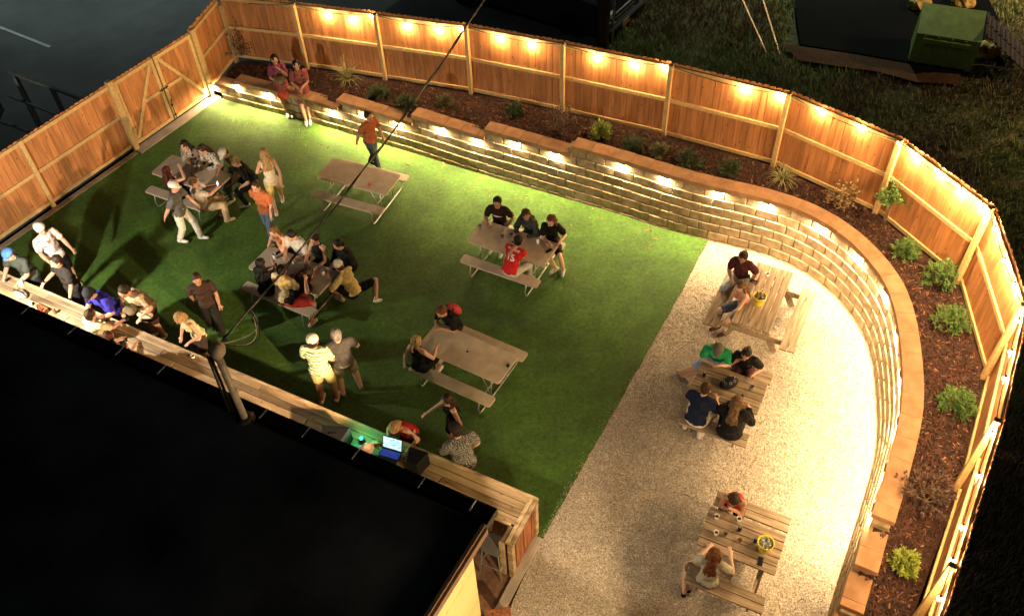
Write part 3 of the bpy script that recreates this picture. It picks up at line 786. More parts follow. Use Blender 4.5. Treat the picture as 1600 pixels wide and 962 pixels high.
# ------------------------------------------------------------------ people
SKIN = {'a': (.48, .27, .18), 'b': (.40, .21, .13), 'c': (.30, .15, .09), 'd': (.56, .34, .24)}
HAIR = {'black': (.012, .009, .008), 'dark': (.03, .016, .010), 'brown': (.055, .026, .013), 'auburn': (.15, .048, .016), 'blond': (.42, .27, .11), 'lightbrown': (.15, .085, .038), 'grey': (.22, .2, .18), 'redbrown': (.085, .018, .012)}
_mc = {}
def smat(k):
    if ('s', k) not in _mc: _mc[('s', k)] = mat('skin', SKIN[k], .5, var=.06, scale=20, sub=.08)
    return _mc[('s', k)]
def hmat(k):
    if ('h', k) not in _mc:
        c = HAIR[k]; _mc[('h', k)] = mat('hair_' + k, tuple(x * 1.0 for x in c), .5, col2=tuple(x * .35 for x in c), spec=.2, scale=7, stretch=(9, 9, 1.5), bump=.8, bscale=14)
    return _mc[('h', k)]
def cmat(col, rough=.85, var=.12):
    k = ('c', tuple(col))
    if k not in _mc: _mc[k] = mat('cloth', col, rough, var=var, scale=14, bump=.35, bscale=90, spec=.08)
    return _mc[k]
def patmat(kind, c1, c2, scale=30):
    k = (kind, tuple(c1), tuple(c2))
    if k in _mc: return _mc[k]
    M_ = bpy.data.materials.new('cloth_' + kind); M_.use_nodes = True; nt = M_.node_tree; L = nt.links.new; P = nt.nodes['Principled BSDF']; P.inputs['Roughness'].default_value = .85; P.inputs['Specular IOR Level'].default_value = .08
    tc = _n(nt, 'ShaderNodeTexCoord')
    mx = _n(nt, 'ShaderNodeMixRGB'); mx.inputs[1].default_value = (*c1, 1); mx.inputs[2].default_value = (*c2, 1)
    if kind == 'stripe':
        w = _n(nt, 'ShaderNodeTexWave', bands_direction='Z'); w.inputs['Scale'].default_value = scale; w.inputs['Distortion'].default_value = .6; w.inputs['Detail'].default_value = 1
        L(tc.outputs['Object'], w.inputs['Vector']); r = _n(nt, 'ShaderNodeMapRange'); r.inputs[1].default_value = .72; r.inputs[2].default_value = .8
        L(w.outputs['Fac'], r.inputs[0]); L(r.outputs[0], mx.inputs[0])
    elif kind == 'check':
        ch = _n(nt, 'ShaderNodeTexChecker'); ch.inputs['Scale'].default_value = scale; L(tc.outputs['Object'], ch.inputs['Vector']); L(ch.outputs['Fac'], mx.inputs[0])
    elif kind == 'plaid':
        a = _n(nt, 'ShaderNodeTexWave', bands_direction='Z'); b = _n(nt, 'ShaderNodeTexWave', bands_direction='Y')
        for q_ in (a, b): q_.inputs['Scale'].default_value = scale; L(tc.outputs['Object'], q_.inputs['Vector'])
        ad = _n(nt, 'ShaderNodeMath', operation='MAXIMUM'); L(a.outputs['Fac'], ad.inputs[0]); L(b.outputs['Fac'], ad.inputs[1])
        r = _n(nt, 'ShaderNodeMapRange'); r.inputs[1].default_value = .75; r.inputs[2].default_value = .95; L(ad.outputs[0], r.inputs[0]); L(r.outputs[0], mx.inputs[0])
    else:   # blotchy print
        a = _n(nt, 'ShaderNodeTexNoise'); a.inputs['Scale'].default_value = scale; L(tc.outputs['Object'], a.inputs['Vector'])
        r = _n(nt, 'ShaderNodeMapRange'); r.inputs[1].default_value = .5; r.inputs[2].default_value = .58; L(a.outputs[0], r.inputs[0]); L(r.outputs[0], mx.inputs[0])
    L(mx.outputs[0], P.inputs['Base Color']); _mc[k] = M_
    return M_
M['eye'] = mat('eye', (.012, .008, .006), .2); M['lip'] = mat('lip', (.35, .09, .07), .5)
TEX = bpy.data.textures.new('cloth_folds', 'CLOUDS'); TEX.noise_scale = .075; TEX.noise_depth = 2
TEXH = bpy.data.textures.new('hair_waves', 'CLOUDS'); TEXH.noise_scale = .035; TEXH.noise_depth = 2
def cone(bm, a, b, ra, rb, n=10):
    a = Vector(a); b = Vector(b); d = b - a; L_ = max(d.length, 1e-4); u = d / L_
    pts, rs = [], []
    for k in (90, 60, 30): pts.append(a - u * ra * sin(radians(k))); rs.append(max(ra * cos(radians(k)), .001))
    pts += [a, b]; rs += [ra, rb]
    for k in (30, 60, 90): pts.append(b + u * rb * sin(radians(k))); rs.append(max(rb * cos(radians(k)), .001))
    tube(bm, pts, rs, n)
def ik(a, t, l1, l2, pole):
    a = Vector(a); t = Vector(t); d = t - a; L_ = d.length; mx_ = (l1 + l2) * .985
    if L_ > mx_: t = a + d * (mx_ / L_); d = t - a; L_ = mx_
    if L_ < abs(l1 - l2) + .03: L_ = abs(l1 - l2) + .03
    u = d.normalized(); x = (l1*l1 - l2*l2 + L_*L_) / (2 * L_); h = math.sqrt(max(l1*l1 - x*x, 0))
    p = Vector(pole); p = p - u * p.dot(u)
    p = p.normalized() if p.length > 1e-4 else u.orthogonal().normalized()
    return a + u * x + p * h, t
def voxel(name, bm, material, parent, vs=.016, smooth=3, disp=0.0, tex=None):
    o = obj(name, bm, material, parent)
    r = o.modifiers.new('r', 'REMESH'); r.mode = 'VOXEL'; r.voxel_size = vs; r.use_smooth_shade = True
    s = o.modifiers.new('s', 'SMOOTH'); s.iterations = smooth; s.factor = .5
    if disp:
        d = o.modifiers.new('d', 'DISPLACE'); d.texture = tex or TEX; d.strength = disp; d.mid_level = .5; d.texture_coords = 'GLOBAL' if False else 'LOCAL'
    BAKE.append(o); return o
def Ry(t): return Matrix.Rotation(t, 3, 'Y')
def Rz(t): return Matrix.Rotation(t, 3, 'Z')
def sd(t): return Vector((sin(t), 0, cos(t)))
PEOPLE = 0
def skeleton(seat, sc, lean, hp, hy, side=0.0):
    zp = (seat + .10) if seat is not None else .93 * sc
    a1, a2 = lean * .55, lean * 1.1
    P = Vector((0, 0, zp)); Wa = P + sd(a1) * .19 * sc; Ch = Wa + sd(a2) * .17 * sc; Nk = Ch + sd(a2) * .15 * sc
    a3 = a2 * .55 + hp * .25
    Hd = Nk + sd(a3) * .165 * sc + Vector((.015, 0, 0))
    if side:
        for q_ in (Wa, Ch, Nk, Hd): q_.y += side * (q_.z - zp)
    return P, Wa, Ch, Nk, Hd, a2
def person(label, head, face, seat=None, bench=None, lean=5, h=1.74, hp=10, hy=0, side=0, skin='a', sex='m', hair='dark', hs='short', cap=None, capdir=1,
           top='tee', tc=(.02, .02, .022), tm=None, bot='shorts', bc=(.02, .02, .025), shoe=(.6, .58, .54), L=None, R=None, FL=None, FR=None, z0=0.0, hands='rest', faceparts=True, bulk=1.0, group=None, extra=None, twist=0):
    global PEOPLE; PEOPLE += 1
    sc = h / 1.74; face = radians(face); lean = radians(lean); hp = radians(hp); hy = radians(hy)
    if bench:
        key, sgn = bench; tx, ty, ta, bo = TAB[key]; ux = Vector((cos(ta), sin(ta))); vx = Vector((-sin(ta), cos(ta)))
        face_v = -vx * sgn; face = math.atan2(face_v.y, face_v.x) + face   # face = extra turn
        lo, hi = radians(-15), radians(70)
        for _ in range(22):
            lm = (lo + hi) / 2; sk = skeleton(seat, sc, lm, hp, hy, side)
            g = G(head[0], head[1], z0 + sk[4].z).to_2d(); vv = (g - Vector((tx, ty))).dot(vx)
            need = bo * sgn - vv; need *= sgn   # forward distance wanted
            if sk[4].x * cos(math.atan2(face_v.y, face_v.x) - face) < need: lo = lm
            else: hi = lm
        lean = (lo + hi) / 2
    P, Wa, Ch, Nk, Hd, a2 = skeleton(seat, sc, lean, hp, hy, side)
    g = G(head[0], head[1], z0 + Hd.z); off = Rz(face) @ Vector((Hd.x, Hd.y, 0)); root = Vector((g.x - off.x, g.y - off.y, z0))
    t = empty('person', root, face, label, 'person', group)
    fm = sex == 'f'; k = sc * bulk * 1.07
    sw = (.150 if fm else .178) * sc * (1 + (bulk - 1) * .6); hw = .088 * sc
    A2 = Ry(a2) if True else None
    Tw = Rz(radians(twist))
    ls = Nk - sd(a2) * .035 * sc + Tw @ Vector((0, sw, 0)); rs_ = Nk - sd(a2) * .035 * sc + Tw @ Vector((0, -sw, 0))
    if L is None: L = (.36, .12, seat + .34) if seat is not None else (.06, .25, .80 * sc)
    if R is None: R = (.38, -.12, seat + .34) if seat is not None else (.06, -.25, .80 * sc)
    if FL is None: FL = (.40, .13, 0) if seat is not None else (.02, .11, 0)
    if FR is None: FR = (.36, -.13, 0) if seat is not None else (-.02, -.11, 0)
    ua, fa, th, sh = .28 * sc, .25 * sc, .43 * sc, .41 * sc
    eL, wL = ik(ls, L, ua, fa, (-.4, .7, -.9)); eR, wR = ik(rs_, R, ua, fa, (-.4, -.7, -.9))
    hL = P + Vector((0, hw, -.02)); hR = P + Vector((0, -hw, -.02))
    kL, aL = ik(hL, Vector(FL[:3]) + Vector((0, 0, .085)), th, sh, (1, .18, .5)); kR, aR = ik(hR, Vector(FR[:3]) + Vector((0, 0, .085)), th, sh, (1, -.18, .5))
    MH = Rz(hy) @ Ry(hp * .8 + a2 * .25)
    hf, hl, hu = MH @ Vector((1, 0, 0)), MH @ Vector((0, 1, 0)), MH @ Vector((0, 0, 1))
    hk = sc * 1.13
    def H(x, y, z): return Hd + (hf * x + hl * y + hu * z) * hk
    def torso(bm, e=0.0, low=1.0, up=1.0):
        ellipsoid(bm, Ch + sd(a2) * .03, ((.100 if fm else .112) * k + e, (.132 if fm else .165) * k + e, .155 * sc + e * .5), A2)
        ellipsoid(bm, Wa, ((.088 if fm else .108) * k + e, (.112 if fm else .140) * k + e, .15 * sc), Ry(a2 * .7))
        ellipsoid(bm, P + Vector((-.01, 0, .02)), (.108 * k + e, (.150 if fm else .155) * k + e, .115 * sc), Ry(a2 * .3))
        if fm:
            for s_ in (-1, 1): ellipsoid(bm, Ch + A2 @ Vector((.075, s_ * .062, .0)) * sc, (.055 + e * .6, .06 + e * .6, .06 + e * .6), sub=2)
        if up:
            for q_ in (ls, rs_): cone(bm, Nk - sd(a2) * .02, q_, .052 * k + e, .050 * k + e)
    bm = BM(); torso(bm)
    cone(bm, Nk - sd(a2) * .02, H(-.01, 0, -.05), .056 * sc if not fm else .047 * sc, .05 * sc if not fm else .042 * sc)
    ellipsoid(bm, H(-.008, 0, .025), (.096 * hk, .078 * hk, .092 * hk), MH, 3); ellipsoid(bm, H(.022, 0, -.045), (.068 * hk, .056 * hk, .072 * hk), MH, 2)
    cone(bm, H(.088, 0, .015), H(.106, 0, -.022), .011 * sc, .016 * sc, 6)
    for s_ in (-1, 1): ellipsoid(bm, H(-.005, s_ * .078, -.01), (.022, .012, .032), MH, 1)
    am = .9 if fm else 1.0
    for s_, (a, e_, w) in ((1, (ls, eL, wL)), (-1, (rs_, eR, wR))):
        cone(bm, a, e_, .050 * k * am, .038 * k * am); cone(bm, e_, e_.lerp(w, .35), .038 * k * am, .041 * k * am); cone(bm, e_.lerp(w, .35), w, .041 * k * am, .026 * k)
        d = (w - e_).normalized(); nrm = Vector((0, 0, 1)) - d * d.z
        if nrm.length < .3: nrm = Vector((1, 0, 0)) - d * d.x
        nrm.normalize(); lat = d.cross(nrm) * s_
        if hands == 'rest': bend = -.35
        else: bend = -.1
        d2 = (d + nrm * bend * .4).normalized(); c = w + d2 * .045 * sc
        Mh = Matrix((d2, lat, d2.cross(lat))).transposed(); ellipsoid(bm, c, (.050 * sc, .038 * sc, .019 * sc), Mh, 2)
        for i_, (ly, ln) in enumerate(((-.030, .060), (-.011, .072), (.011, .068), (.030, .052))):
            b0 = w + d2 * .082 * sc + lat * ly * sc; b1 = b0 + (d2 + lat * ly * 5 + nrm * bend * (.3 + .15 * i_)).normalized() * ln * .55 * sc
            b2 = b1 + (d2 + lat * ly * 4 + nrm * bend * 1.6).normalized() * ln * .5 * sc
            cone(bm, b0, b1, .0098 * sc, .0092 * sc, 6); cone(bm, b1, b2, .0092 * sc, .008 * sc, 6)
        tb = w + d2 * .025 * sc - lat * .028 * sc; t1 = tb + (d2 * .7 - lat * .9).normalized() * .036 * sc; t2 = t1 + (d2 - lat * .15 + nrm * bend).normalized() * .028 * sc
        cone(bm, tb, t1, .013 * sc, .0105 * sc, 6); cone(bm, t1, t2, .0105 * sc, .009 * sc, 6)
    for hp_, kn, an, ft in ((hL, kL, aL, FL), (hR, kR, aR, FR)):
        cone(bm, hp_, kn, .080 * k, .056 * k); cone(bm, kn, kn.lerp(an, .35), .053 * k, .056 * k); cone(bm, kn.lerp(an, .35), an, .056 * k, .036 * k)
        fd = Vector((kn.x - an.x, kn.y - an.y, 0)); fd = Vector((1, 0, 0)) if fd.length < .12 or fd.x < -.05 else (fd.normalized() + Vector((1, 0, 0))).normalized()
        if len(ft) > 3: fd = Vector((cos(radians(ft[3])), sin(radians(ft[3])), ft[4] if len(ft) > 4 else 0)).normalized()
        cone(bm, an + Vector((0, 0, -.035)) - fd * .03, an + Vector((0, 0, -.052)) + fd * .13 * sc, .038 * sc, .028 * sc)
        # shoe
        if shoe:
            b2 = BM(); cone(b2, an + Vector((0, 0, -.042)) - fd * .035, an + Vector((0, 0, -.050)) + fd * .15 * sc, .046 * sc, .036 * sc, 10)
            for v in b2.verts:
                zz = (an.z - .085)
                if abs(fd.z) < .2 and v.co.z < zz: v.co.z = zz
            obj('shoe', b2, cmat(shoe, .6), t, smooth=True)
    voxel('body', bm, smat(skin), t, .0155, 2)
    # ---- clothing
    e = .016
    tmat = tm or cmat(tc)
    if top != 'none':
        bm = BM(); torso(bm, e, up=0 if top in ('tank', 'crop') else 1)
        if top in ('tank', 'crop'):
            for q_ in (ls, rs_):
                m_ = Nk.lerp(q_, .55) + Vector((0, 0, .02)); cone(bm, Ch + A2 @ Vector((.06, 0, .06)) + (q_ - Nk) * .45, m_ + A2 @ Vector((.0, 0, .018)), .022, .02, 6); cone(bm, m_ + A2 @ Vector((.0, 0, .018)), Ch + A2 @ Vector((-.07, 0, .06)) + (q_ - Nk) * .4, .02, .025, 6)
        if top in ('tee', 'polo', 'long', 'half'):
            f_ = {'tee': .62, 'polo': .66, 'long': 1.0, 'half': 1.0}[top]
            for a, e_, w in ((ls, eL, wL), (rs_, eR, wR)):
                cone(bm, a, a.lerp(e_, f_), .052 * k + e, (.050 if f_ < 1 else .042) * k + e * 1.3)
                if top == 'long': cone(bm, e_, e_.lerp(w, .9), .042 * k + e, .034 * k + e * .7)
        if seat is None: cone(bm, P + Vector((0, .045 * k, -.03)), P + Vector((0, -.045 * k, -.03)), .112 * k + e, .112 * k + e)
        st = voxel('shirt' if top != 'dress' else 'dress', bm, tmat, t, .0165, 2, .036)
    else: st = None
    if top == 'dress' or bot == 'skirt':
        bm = BM(); ellipsoid(bm, P, (.125 * k, .165 * k, .10))
        for hp_, kn in ((hL, kL), (hR, kR)): cone(bm, hp_, hp_.lerp(kn, .72), .098 * k, .094 * k)
        cone(bm, hL.lerp(hR, .5), kL.lerp(kR, .5) * .6 + hL.lerp(hR, .5) * .4, .09 * k, .09 * k)
        voxel('skirt', bm, tmat if top == 'dress' else cmat(bc), t, .018, 3, .02)
    elif bot in ('shorts', 'pants'):
        bm = BM(); ellipsoid(bm, P + Vector((-.01, 0, .0)), (.115 * k + .012, .155 * k + .012, .115))
        for hp_, kn, an in ((hL, kL, aL), (hR, kR, aR)):
            if bot == 'shorts': cone(bm, hp_, hp_.lerp(kn, .80), .082 * k + .016, .064 * k + .024)
            else: cone(bm, hp_, kn, .082 * k + .014, .058 * k + .016); cone(bm, kn, kn.lerp(an, .96), .058 * k + .015, .042 * k + .018)
        voxel('trousers' if bot == 'pants' else 'shorts', bm, cmat(bc) if not isinstance(bc, bpy.types.Material) else bc, t, .0165, 3, .02)
    # ---- hair
    if hs != 'none':
        bm = BM()
        ellipsoid(bm, H(-.022, 0, .038), (.097 * hk, .086 * hk, .092 * hk), MH, 3); ellipsoid(bm, H(-.045, 0, -.01), (.065 * hk, .076 * hk, .075 * hk), MH)
        if hs in ('long', 'longfront'):
            bk = A2 @ Vector((-1, 0, 0))
            ellipsoid(bm, H(-.065, 0, -.07), (.058, .082, .09), MH)
            n0 = Nk + bk * .095 * k; cone(bm, H(-.07, .02, -.08), n0 - sd(a2) * .06 + Vector((0, .045, 0)), .062, .05); cone(bm, H(-.07, -.02, -.08), n0 - sd(a2) * .07 - Vector((0, .04, 0)), .062, .045)
            cone(bm, n0 - sd(a2) * .04, n0 - sd(a2) * .20 + bk * .015, .055, .03)
            for s_ in (-1, 1):
                cone(bm, H(-.02, s_ * .078, .0), H(-.01, s_ * .088, -.13), .028, .022)
                if hs == 'longfront': cone(bm, H(-.01, s_ * .085, -.12), Ch + A2 @ Vector((.105, s_ * .085, .04)), .026, .02)
                for q_ in range(3):
                    y_ = s_ * (.02 + .03 * q_); cone(bm, n0 - sd(a2) * .08 + Vector((0, y_, 0)), n0 - sd(a2) * (.20 + .03 * (q_ % 2)) + Vector((0, y_ * 1.25, 0)) + bk * .02, .024, .010, 6)
        elif hs == 'pony':
            cone(bm, H(-.10, 0, .05), H(-.15, 0, -.02), .03, .035); cone(bm, H(-.15, 0, -.02), H(-.13, 0, -.16), .035, .014)
        elif hs == 'bun': ellipsoid(bm, H(-.115, 0, -.005), (.038, .042, .040), MH)
        elif hs == 'curly':
            random.seed(PEOPLE)
            for _ in range(26):
                a_ = random.uniform(0, 2*pi); b_ = random.uniform(.1, 1.3); ellipsoid(bm, H(-.02 + .085*cos(a_)*cos(b_), .082*sin(a_)*cos(b_), .045 + .085*sin(b_)), (.026,) * 3, None, 1)
        elif hs == 'bob':
            for s_ in (-1, 1): cone(bm, H(-.02, s_ * .076, .0), H(-.02, s_ * .08, -.09), .032, .028)
            cone(bm, H(-.07, 0, -.02), H(-.06, 0, -.10), .06, .05)
        voxel('hair', bm, hmat(hair), t, .012, 1, .034 if hs in ('long', 'longfront', 'curly', 'pony') else .016, TEXH)
    if cap:
        bm = BM(); prof = [(.104 * cos(radians(q_)), .090 * sin(radians(q_))) for q_ in (-8, 5, 20, 38, 56, 74, 88)]
        lathe(bm, prof, 18, cap=True); bmesh.ops.scale(bm, vec=(1.02 * hk, .90 * hk, 1.04 * hk), verts=bm.verts)
        co = obj('cap', bm, cmat(cap, .8), t, smooth=True); co.matrix_local = Matrix.Translation(H(-.012, 0, .052)) @ MH.to_4x4()
        if capdir:
            bm = BM(); n_ = 12; vs = []
            for q_ in range(n_ + 1):
                a_ = radians(-58 + 116 * q_ / n_); rr = .098 + .075 * math.cos((a_) * 1.5)
                vs.append((.096 * cos(a_), .084 * sin(a_), rr * cos(a_) + .012, .092 * sin(a_)))
            for z_, o_ in ((0, 0), (-.006, 1)):
                pass
            tp = [(bm.verts.new((x0, y0, .004)), bm.verts.new((x1, y1, -.012 - abs(y1) * .12))) for x0, y0, x1, y1 in vs]; lo_ = [(bm.verts.new((x0, y0, -.003)), bm.verts.new((x1, y1, -.019 - abs(y1) * .12))) for x0, y0, x1, y1 in vs]
            for q_ in range(n_):
                bm.faces.new((tp[q_][0], tp[q_][1], tp[q_+1][1], tp[q_+1][0])); bm.faces.new((lo_[q_][0], lo_[q_+1][0], lo_[q_+1][1], lo_[q_][1])); bm.faces.new((tp[q_][1], lo_[q_][1], lo_[q_+1][1], tp[q_+1][1]))
            bo2 = obj('brim', bm, cmat(cap, .8), co, smooth=True)
            if capdir < 0: bo2.rotation_euler = (0, 0, pi)
    if faceparts:
        bm = BM()
        for s_ in (-1, 1):
            b2 = BM(); ellipsoid(b2, H(.083, s_ * .031, .006), (.010, .013, .008), MH, 1); obj('eye', b2, M['eye'], t, smooth=True)
            if s_ > 0:
                b2 = BM(); ellipsoid(b2, H(.089, 0, -.062), (.008, .022, .007), MH, 1); obj('mouth', b2, M['lip'], t, smooth=True)
        bm.free()
    info = dict(root=t, shirt=st, Ch=Ch, a2=a2, wL=wL, wR=wR, H=H, P=P, Wa=Wa, face=face, MH=MH, rootv=root, Nk=Nk, kL=kL, kR=kR)
    t['_i'] = 0; del t['_i']
    return info
def phone_in_hand(I, hand, label, lit=False, off=(0.06, 0, .03), tilt=50):
    w = I['wL'] if hand == 'L' else I['wR']; p = Matrix.Translation(I['rootv']) @ Rz(I['face']).to_4x4() @ (w + Vector(off))
    t = empty('phone', p, I['face'], label, 'phone')
    bm = BM(); box(bm, (0, 0, 0), (.075, .152, .009), bev=.003); c_ = obj('case', bm, M['black'], t, rot=(0, radians(tilt), radians(90) if False else 0))
    bm = BM(); box(bm, (0, 0, 0), (.068, .142, .001)); obj('screen', bm, M['screen_white'] if lit else M['black'], c_, loc=(0, 0, .0056 if lit else .0052))
    return t
def decal(I, name, make, mat_, back=True):
    """print projected on the shirt: make() returns list of polygons (x right as read, y up), metres, origin chest centre"""
    def run():
        from mathutils.bvhtree import BVHTree
        st = I['shirt']; me = st.data; bvh = BVHTree.FromPolygons([v.co.copy() for v in me.vertices], [tuple(p.vertices) for p in me.polygons])
        up = sd(I['a2']); fw = Vector((up.z, 0, -up.x)); s_ = 1 if back else -1
        right = Vector((0, -1, 0)) * s_; dirv = fw * s_
        bm = make(); 
        for v in bm.verts:
            x, y = v.co.x, v.co.y; o_ = I['Ch'] + right * x + up * y - dirv * .5
            hit = bvh.ray_cast(o_, dirv)
            v.co = (hit[0] - dirv * .004) if hit[0] else (o_ + dirv * .38)
        obj(name, bm, mat_, st)
    AFTER.append(run)
def text_bm(items):
    def mk():
        bm = BM()
        for s, size, y, xs in items:
            cu = bpy.data.curves.new('t', 'FONT'); cu.body = s; cu.size = size; cu.align_x = 'CENTER'; cu.align_y = 'CENTER'; cu.offset = size * .022; cu.resolution_u = 3
            to = bpy.data.objects.new('t', cu); COL.objects.link(to); bpy.context.view_layer.update()
            me = bpy.data.meshes.new_from_object(to.evaluated_get(bpy.context.evaluated_depsgraph_get()))
            b2 = BM(); b2.from_mesh(me); 
            for v in b2.verts: v.co.x *= xs; v.co.y += y
            bmesh.ops.triangulate(b2, faces=b2.faces)
            for _ in range(3):
                es = [e for e in b2.edges if e.calc_length() > .02]
                if es: bmesh.ops.subdivide_edges(b2, edges=es, cuts=1); bmesh.ops.triangulate(b2, faces=b2.faces)
            m2 = bpy.data.meshes.new('x'); b2.to_mesh(m2); b2.free(); bm.from_mesh(m2)
            bpy.data.objects.remove(to); bpy.data.curves.remove(cu); bpy.data.meshes.remove(me); bpy.data.meshes.remove(m2)
        return bm
    return mk
# ------------------------------------------------------------------ who is where
blk = (.008, .008, .009); wht = (.62, .60, .56); dnm = (.22, .30, .42); khk = (.42, .32, .17)
# seated on the wall, back left
IW = person('woman in plum top seated on the wall with a round red bag', (429, 94), -72, seat=.70, lean=4, sex='f', hair='black', hs='longfront', skin='b', top='tee', tc=(.20, .05, .10), bot='skirt', bc=(.30, .06, .08), L=(.22, .06, 1.28), R=(.28, -.06, .98), FL=(.40, .06, 0), FR=(.36, -.04, 0), hp=14)
person('woman in dark pink romper seated on the wall wearing white sneakers', (463, 103), -82, seat=.70, lean=4, sex='f', hair='black', hs='longfront', skin='b', tc=(.24, .07, .06), bot='shorts', bc=(.24, .07, .06), L=(.30, .04, .98), R=(.28, -.06, .95), FL=(.40, .05, 0), FR=(.42, -.05, 0), shoe=(.75, .73, .68), hp=12)
# walkers
person('man in rust shirt and dark jeans walking along the lit wall', (576, 182), -40, lean=8, hair='dark', hs='short', skin='b', top='tee', tc=(.34, .10, .04), bot='pants', bc=(.05, .07, .09), L=(.22, .22, .92), R=(-.2, -.26, .9), FL=(-.22, .08, .03), FR=(.24, -.08, 0), shoe=blk)
person('blonde woman in pale top and yellow shorts walking across the lawn', (413, 240), 100, lean=10, sex='f', hair='blond', hs='long', skin='a', top='tank', tc=(.62, .55, .42), bot='shorts', bc=(.58, .46, .16), L=(.25, .2, 1.0), R=(-.2, -.24, .86), FL=(-.2, .08, .02), FR=(.25, -.08, 0), faceparts=False, h=1.7)
person('man in orange shirt and blue jeans walking between the tables', (400, 292), -110, lean=6, hair='brown', hs='short', skin='a', top='tee', tc=(.42, .13, .05), bot='pants', bc=(.10, .14, .21), L=(.2, .24, .9), R=(-.18, -.26, .88), FL=(.2, .08, 0), FR=(-.2, -.08, .03), shoe=(.5, .36, .22))
person('person in white cap and loose white trousers striding across the turf', (272, 292), -10, lean=9, hair='dark', hs='short', skin='a', cap=wht, top='tee', tc=(.10, .10, .10), bot='pants', bc=(.60, .57, .50), L=(.35, .2, .95), R=(-.2, -.28, .95), FL=(.24, .07, 0), FR=(-.20, -.09, .03), shoe=wht, bulk=1.05)
person('man in dark clothes walking behind the woman with the cross strap bag', (308, 437), -70, lean=6, hair='brown', hs='short', skin='b', top='tee', tc=(.05, .03, .025), bot='pants', bc=(.02, .018, .016), L=(.2, .22, .9), R=(-.16, -.24, .88), FL=(.22, .08, 0), FR=(-.18, -.08, .03), shoe=blk)
# table E
person('long haired woman in grey floral shirt facing the camera by the gate table', (289, 228), 10, seat=.44, bench=('E', 1), sex='f', hair='black', hs='longfront', skin='a', top='long', tm=patmat('print', (.30, .27, .24), (.13, .11, .10), 26), bot='pants', bc=blk, L=(.36, .10, .80), R=(.30, -.05, .95), hp=18)
person('person in grey floral shirt leaning in beside the long haired woman', (317, 234), 0, seat=.44, bench=('E', 1), sex='f', hair='dark', hs='long', skin='a', top='long', tm=patmat('print', (.36, .33, .29), (.10, .09, .09), 22), bot='pants', bc=blk, hp=45, faceparts=False)
person('person in olive shirt and pale bucket cap at the gate table', (350, 240), -10, seat=.44, bench=('E', 1), hair='brown', hs='short', skin='a', cap=(.38, .36, .32), capdir=1, top='tee', tc=(.11, .16, .09), bot='pants', bc=(.10, .14, .09), L=(.3, .2, .55), R=(.34, -.16, .76), hp=50)
person('person in black with blond curls at the right end of the gate table', (367, 253), 200, seat=.44, lean=24, hair='blond', hs='curly', skin='a', top='tee', tc=blk, bot='pants', bc=blk, L=(.3, .2, .60), R=(.34, -.16, .62), FL=(.3, .2, 0), FR=(.05, -.45, 0), hp=30, faceparts=False, shoe=(.4, .4, .4))
person('woman with dark red hair raising her hand at the near side of the gate table', (262, 268), -5, seat=.44, bench=('E', -1), sex='f', hair='redbrown', hs='long', skin='a', top='tank', tc=(.05, .02, .02), bot='shorts', bc=blk, L=(.40, .18, .8), R=(.28, -.12, 1.18), faceparts=False, hp=10, twist=-20)
I = person('curly haired man in white tee and khaki trousers looking at a lit phone', (303, 284), -38, seat=.44, bench=('E', -1), hair='lightbrown', hs='curly', skin='a', top='tee', tc=(.60, .55, .50), bot='pants', bc=(.45, .34, .20), L=(.40, .06, .92), R=(.42, -.06, .92), FL=(.30, .1, 0), FR=(.38, -.18, 0), shoe=(.5, .34, .2), faceparts=False, hp=28, bulk=1.12)
phone_in_hand(I, 'L', 'phone with glowing white screen held by the curly haired man', True, (.05, -.05, .05), -50)
# far left by the bar
person('man in white cap and white printed tee with black shorts near the left fence', (63, 358), -35, lean=-4, hair='brown', hs='short', skin='a', cap=wht, capdir=-1, top='tee', tm=patmat('print', (.66, .60, .56), (.34, .22, .20), 9), bot='shorts', bc=blk, L=(.18, .30, .95), R=(.20, -.24, .98), hp=12, shoe=(.62, .58, .42), bulk=1.08, h=1.8)
I = person('dark haired man in black tee seen from behind holding a phone by the bar', (88, 409), -130, lean=2, hair='dark', hs='short', skin='a', top='tee', tc=(.03, .025, .022), bot='pants', bc=(.025, .022, .024), L=(.25, .3, .95), R=(.34, -.28, 1.18), faceparts=False, h=1.8, bulk=1.1, shoe=blk)
phone_in_hand(I, 'R', 'phone held up by the man in black at the left of the bar', False, (.05, 0, .06), -60)
person('man in blue cap and grey tee leaning on the left end of the bar', (14, 398), -110, lean=16, hair='brown', hs='short', skin='a', cap=(.06, .16, .50), top='tee', tc=(.06, .07, .06), bot='pants', bc=(.03, .03, .035), L=(.45, .12, 1.10), R=(.40, -.25, 1.10), hp=22, bulk=1.1, h=1.8)
person('man in royal blue shirt and black and white cap leaning over the bar', (141, 459), -118, lean=24, hair='black', hs='short', skin='a', cap=(.02, .02, .025), top='polo', tc=(.035, .03, .30), bot='shorts', bc=blk, L=(.45, .18, 1.10), R=(.45, -.20, 1.10), hp=40, bulk=1.15, h=1.8)
person('dark haired man in tan shirt leaning with both hands on the bar', (195, 455), -112, lean=26, hair='dark', hs='short', skin='a', top='tee', tc=(.44, .34, .22), bot='shorts', bc=(.05, .03, .025), L=(.42, .24, 1.10), R=(.36, -.22, 1.10), hp=32, bulk=1.15, h=1.84)
person('blonde woman in cream tank with a black cross strap behind the bar', (281, 497), -130, lean=18, sex='f', hair='blond', hs='bob', skin='a', top='tank', tc=(.58, .56, .32), bot='skirt', bc=(.05, .035, .03), L=(.30, .16, 1.02), R=(.28, -.10, 1.02), hp=34, h=1.68)
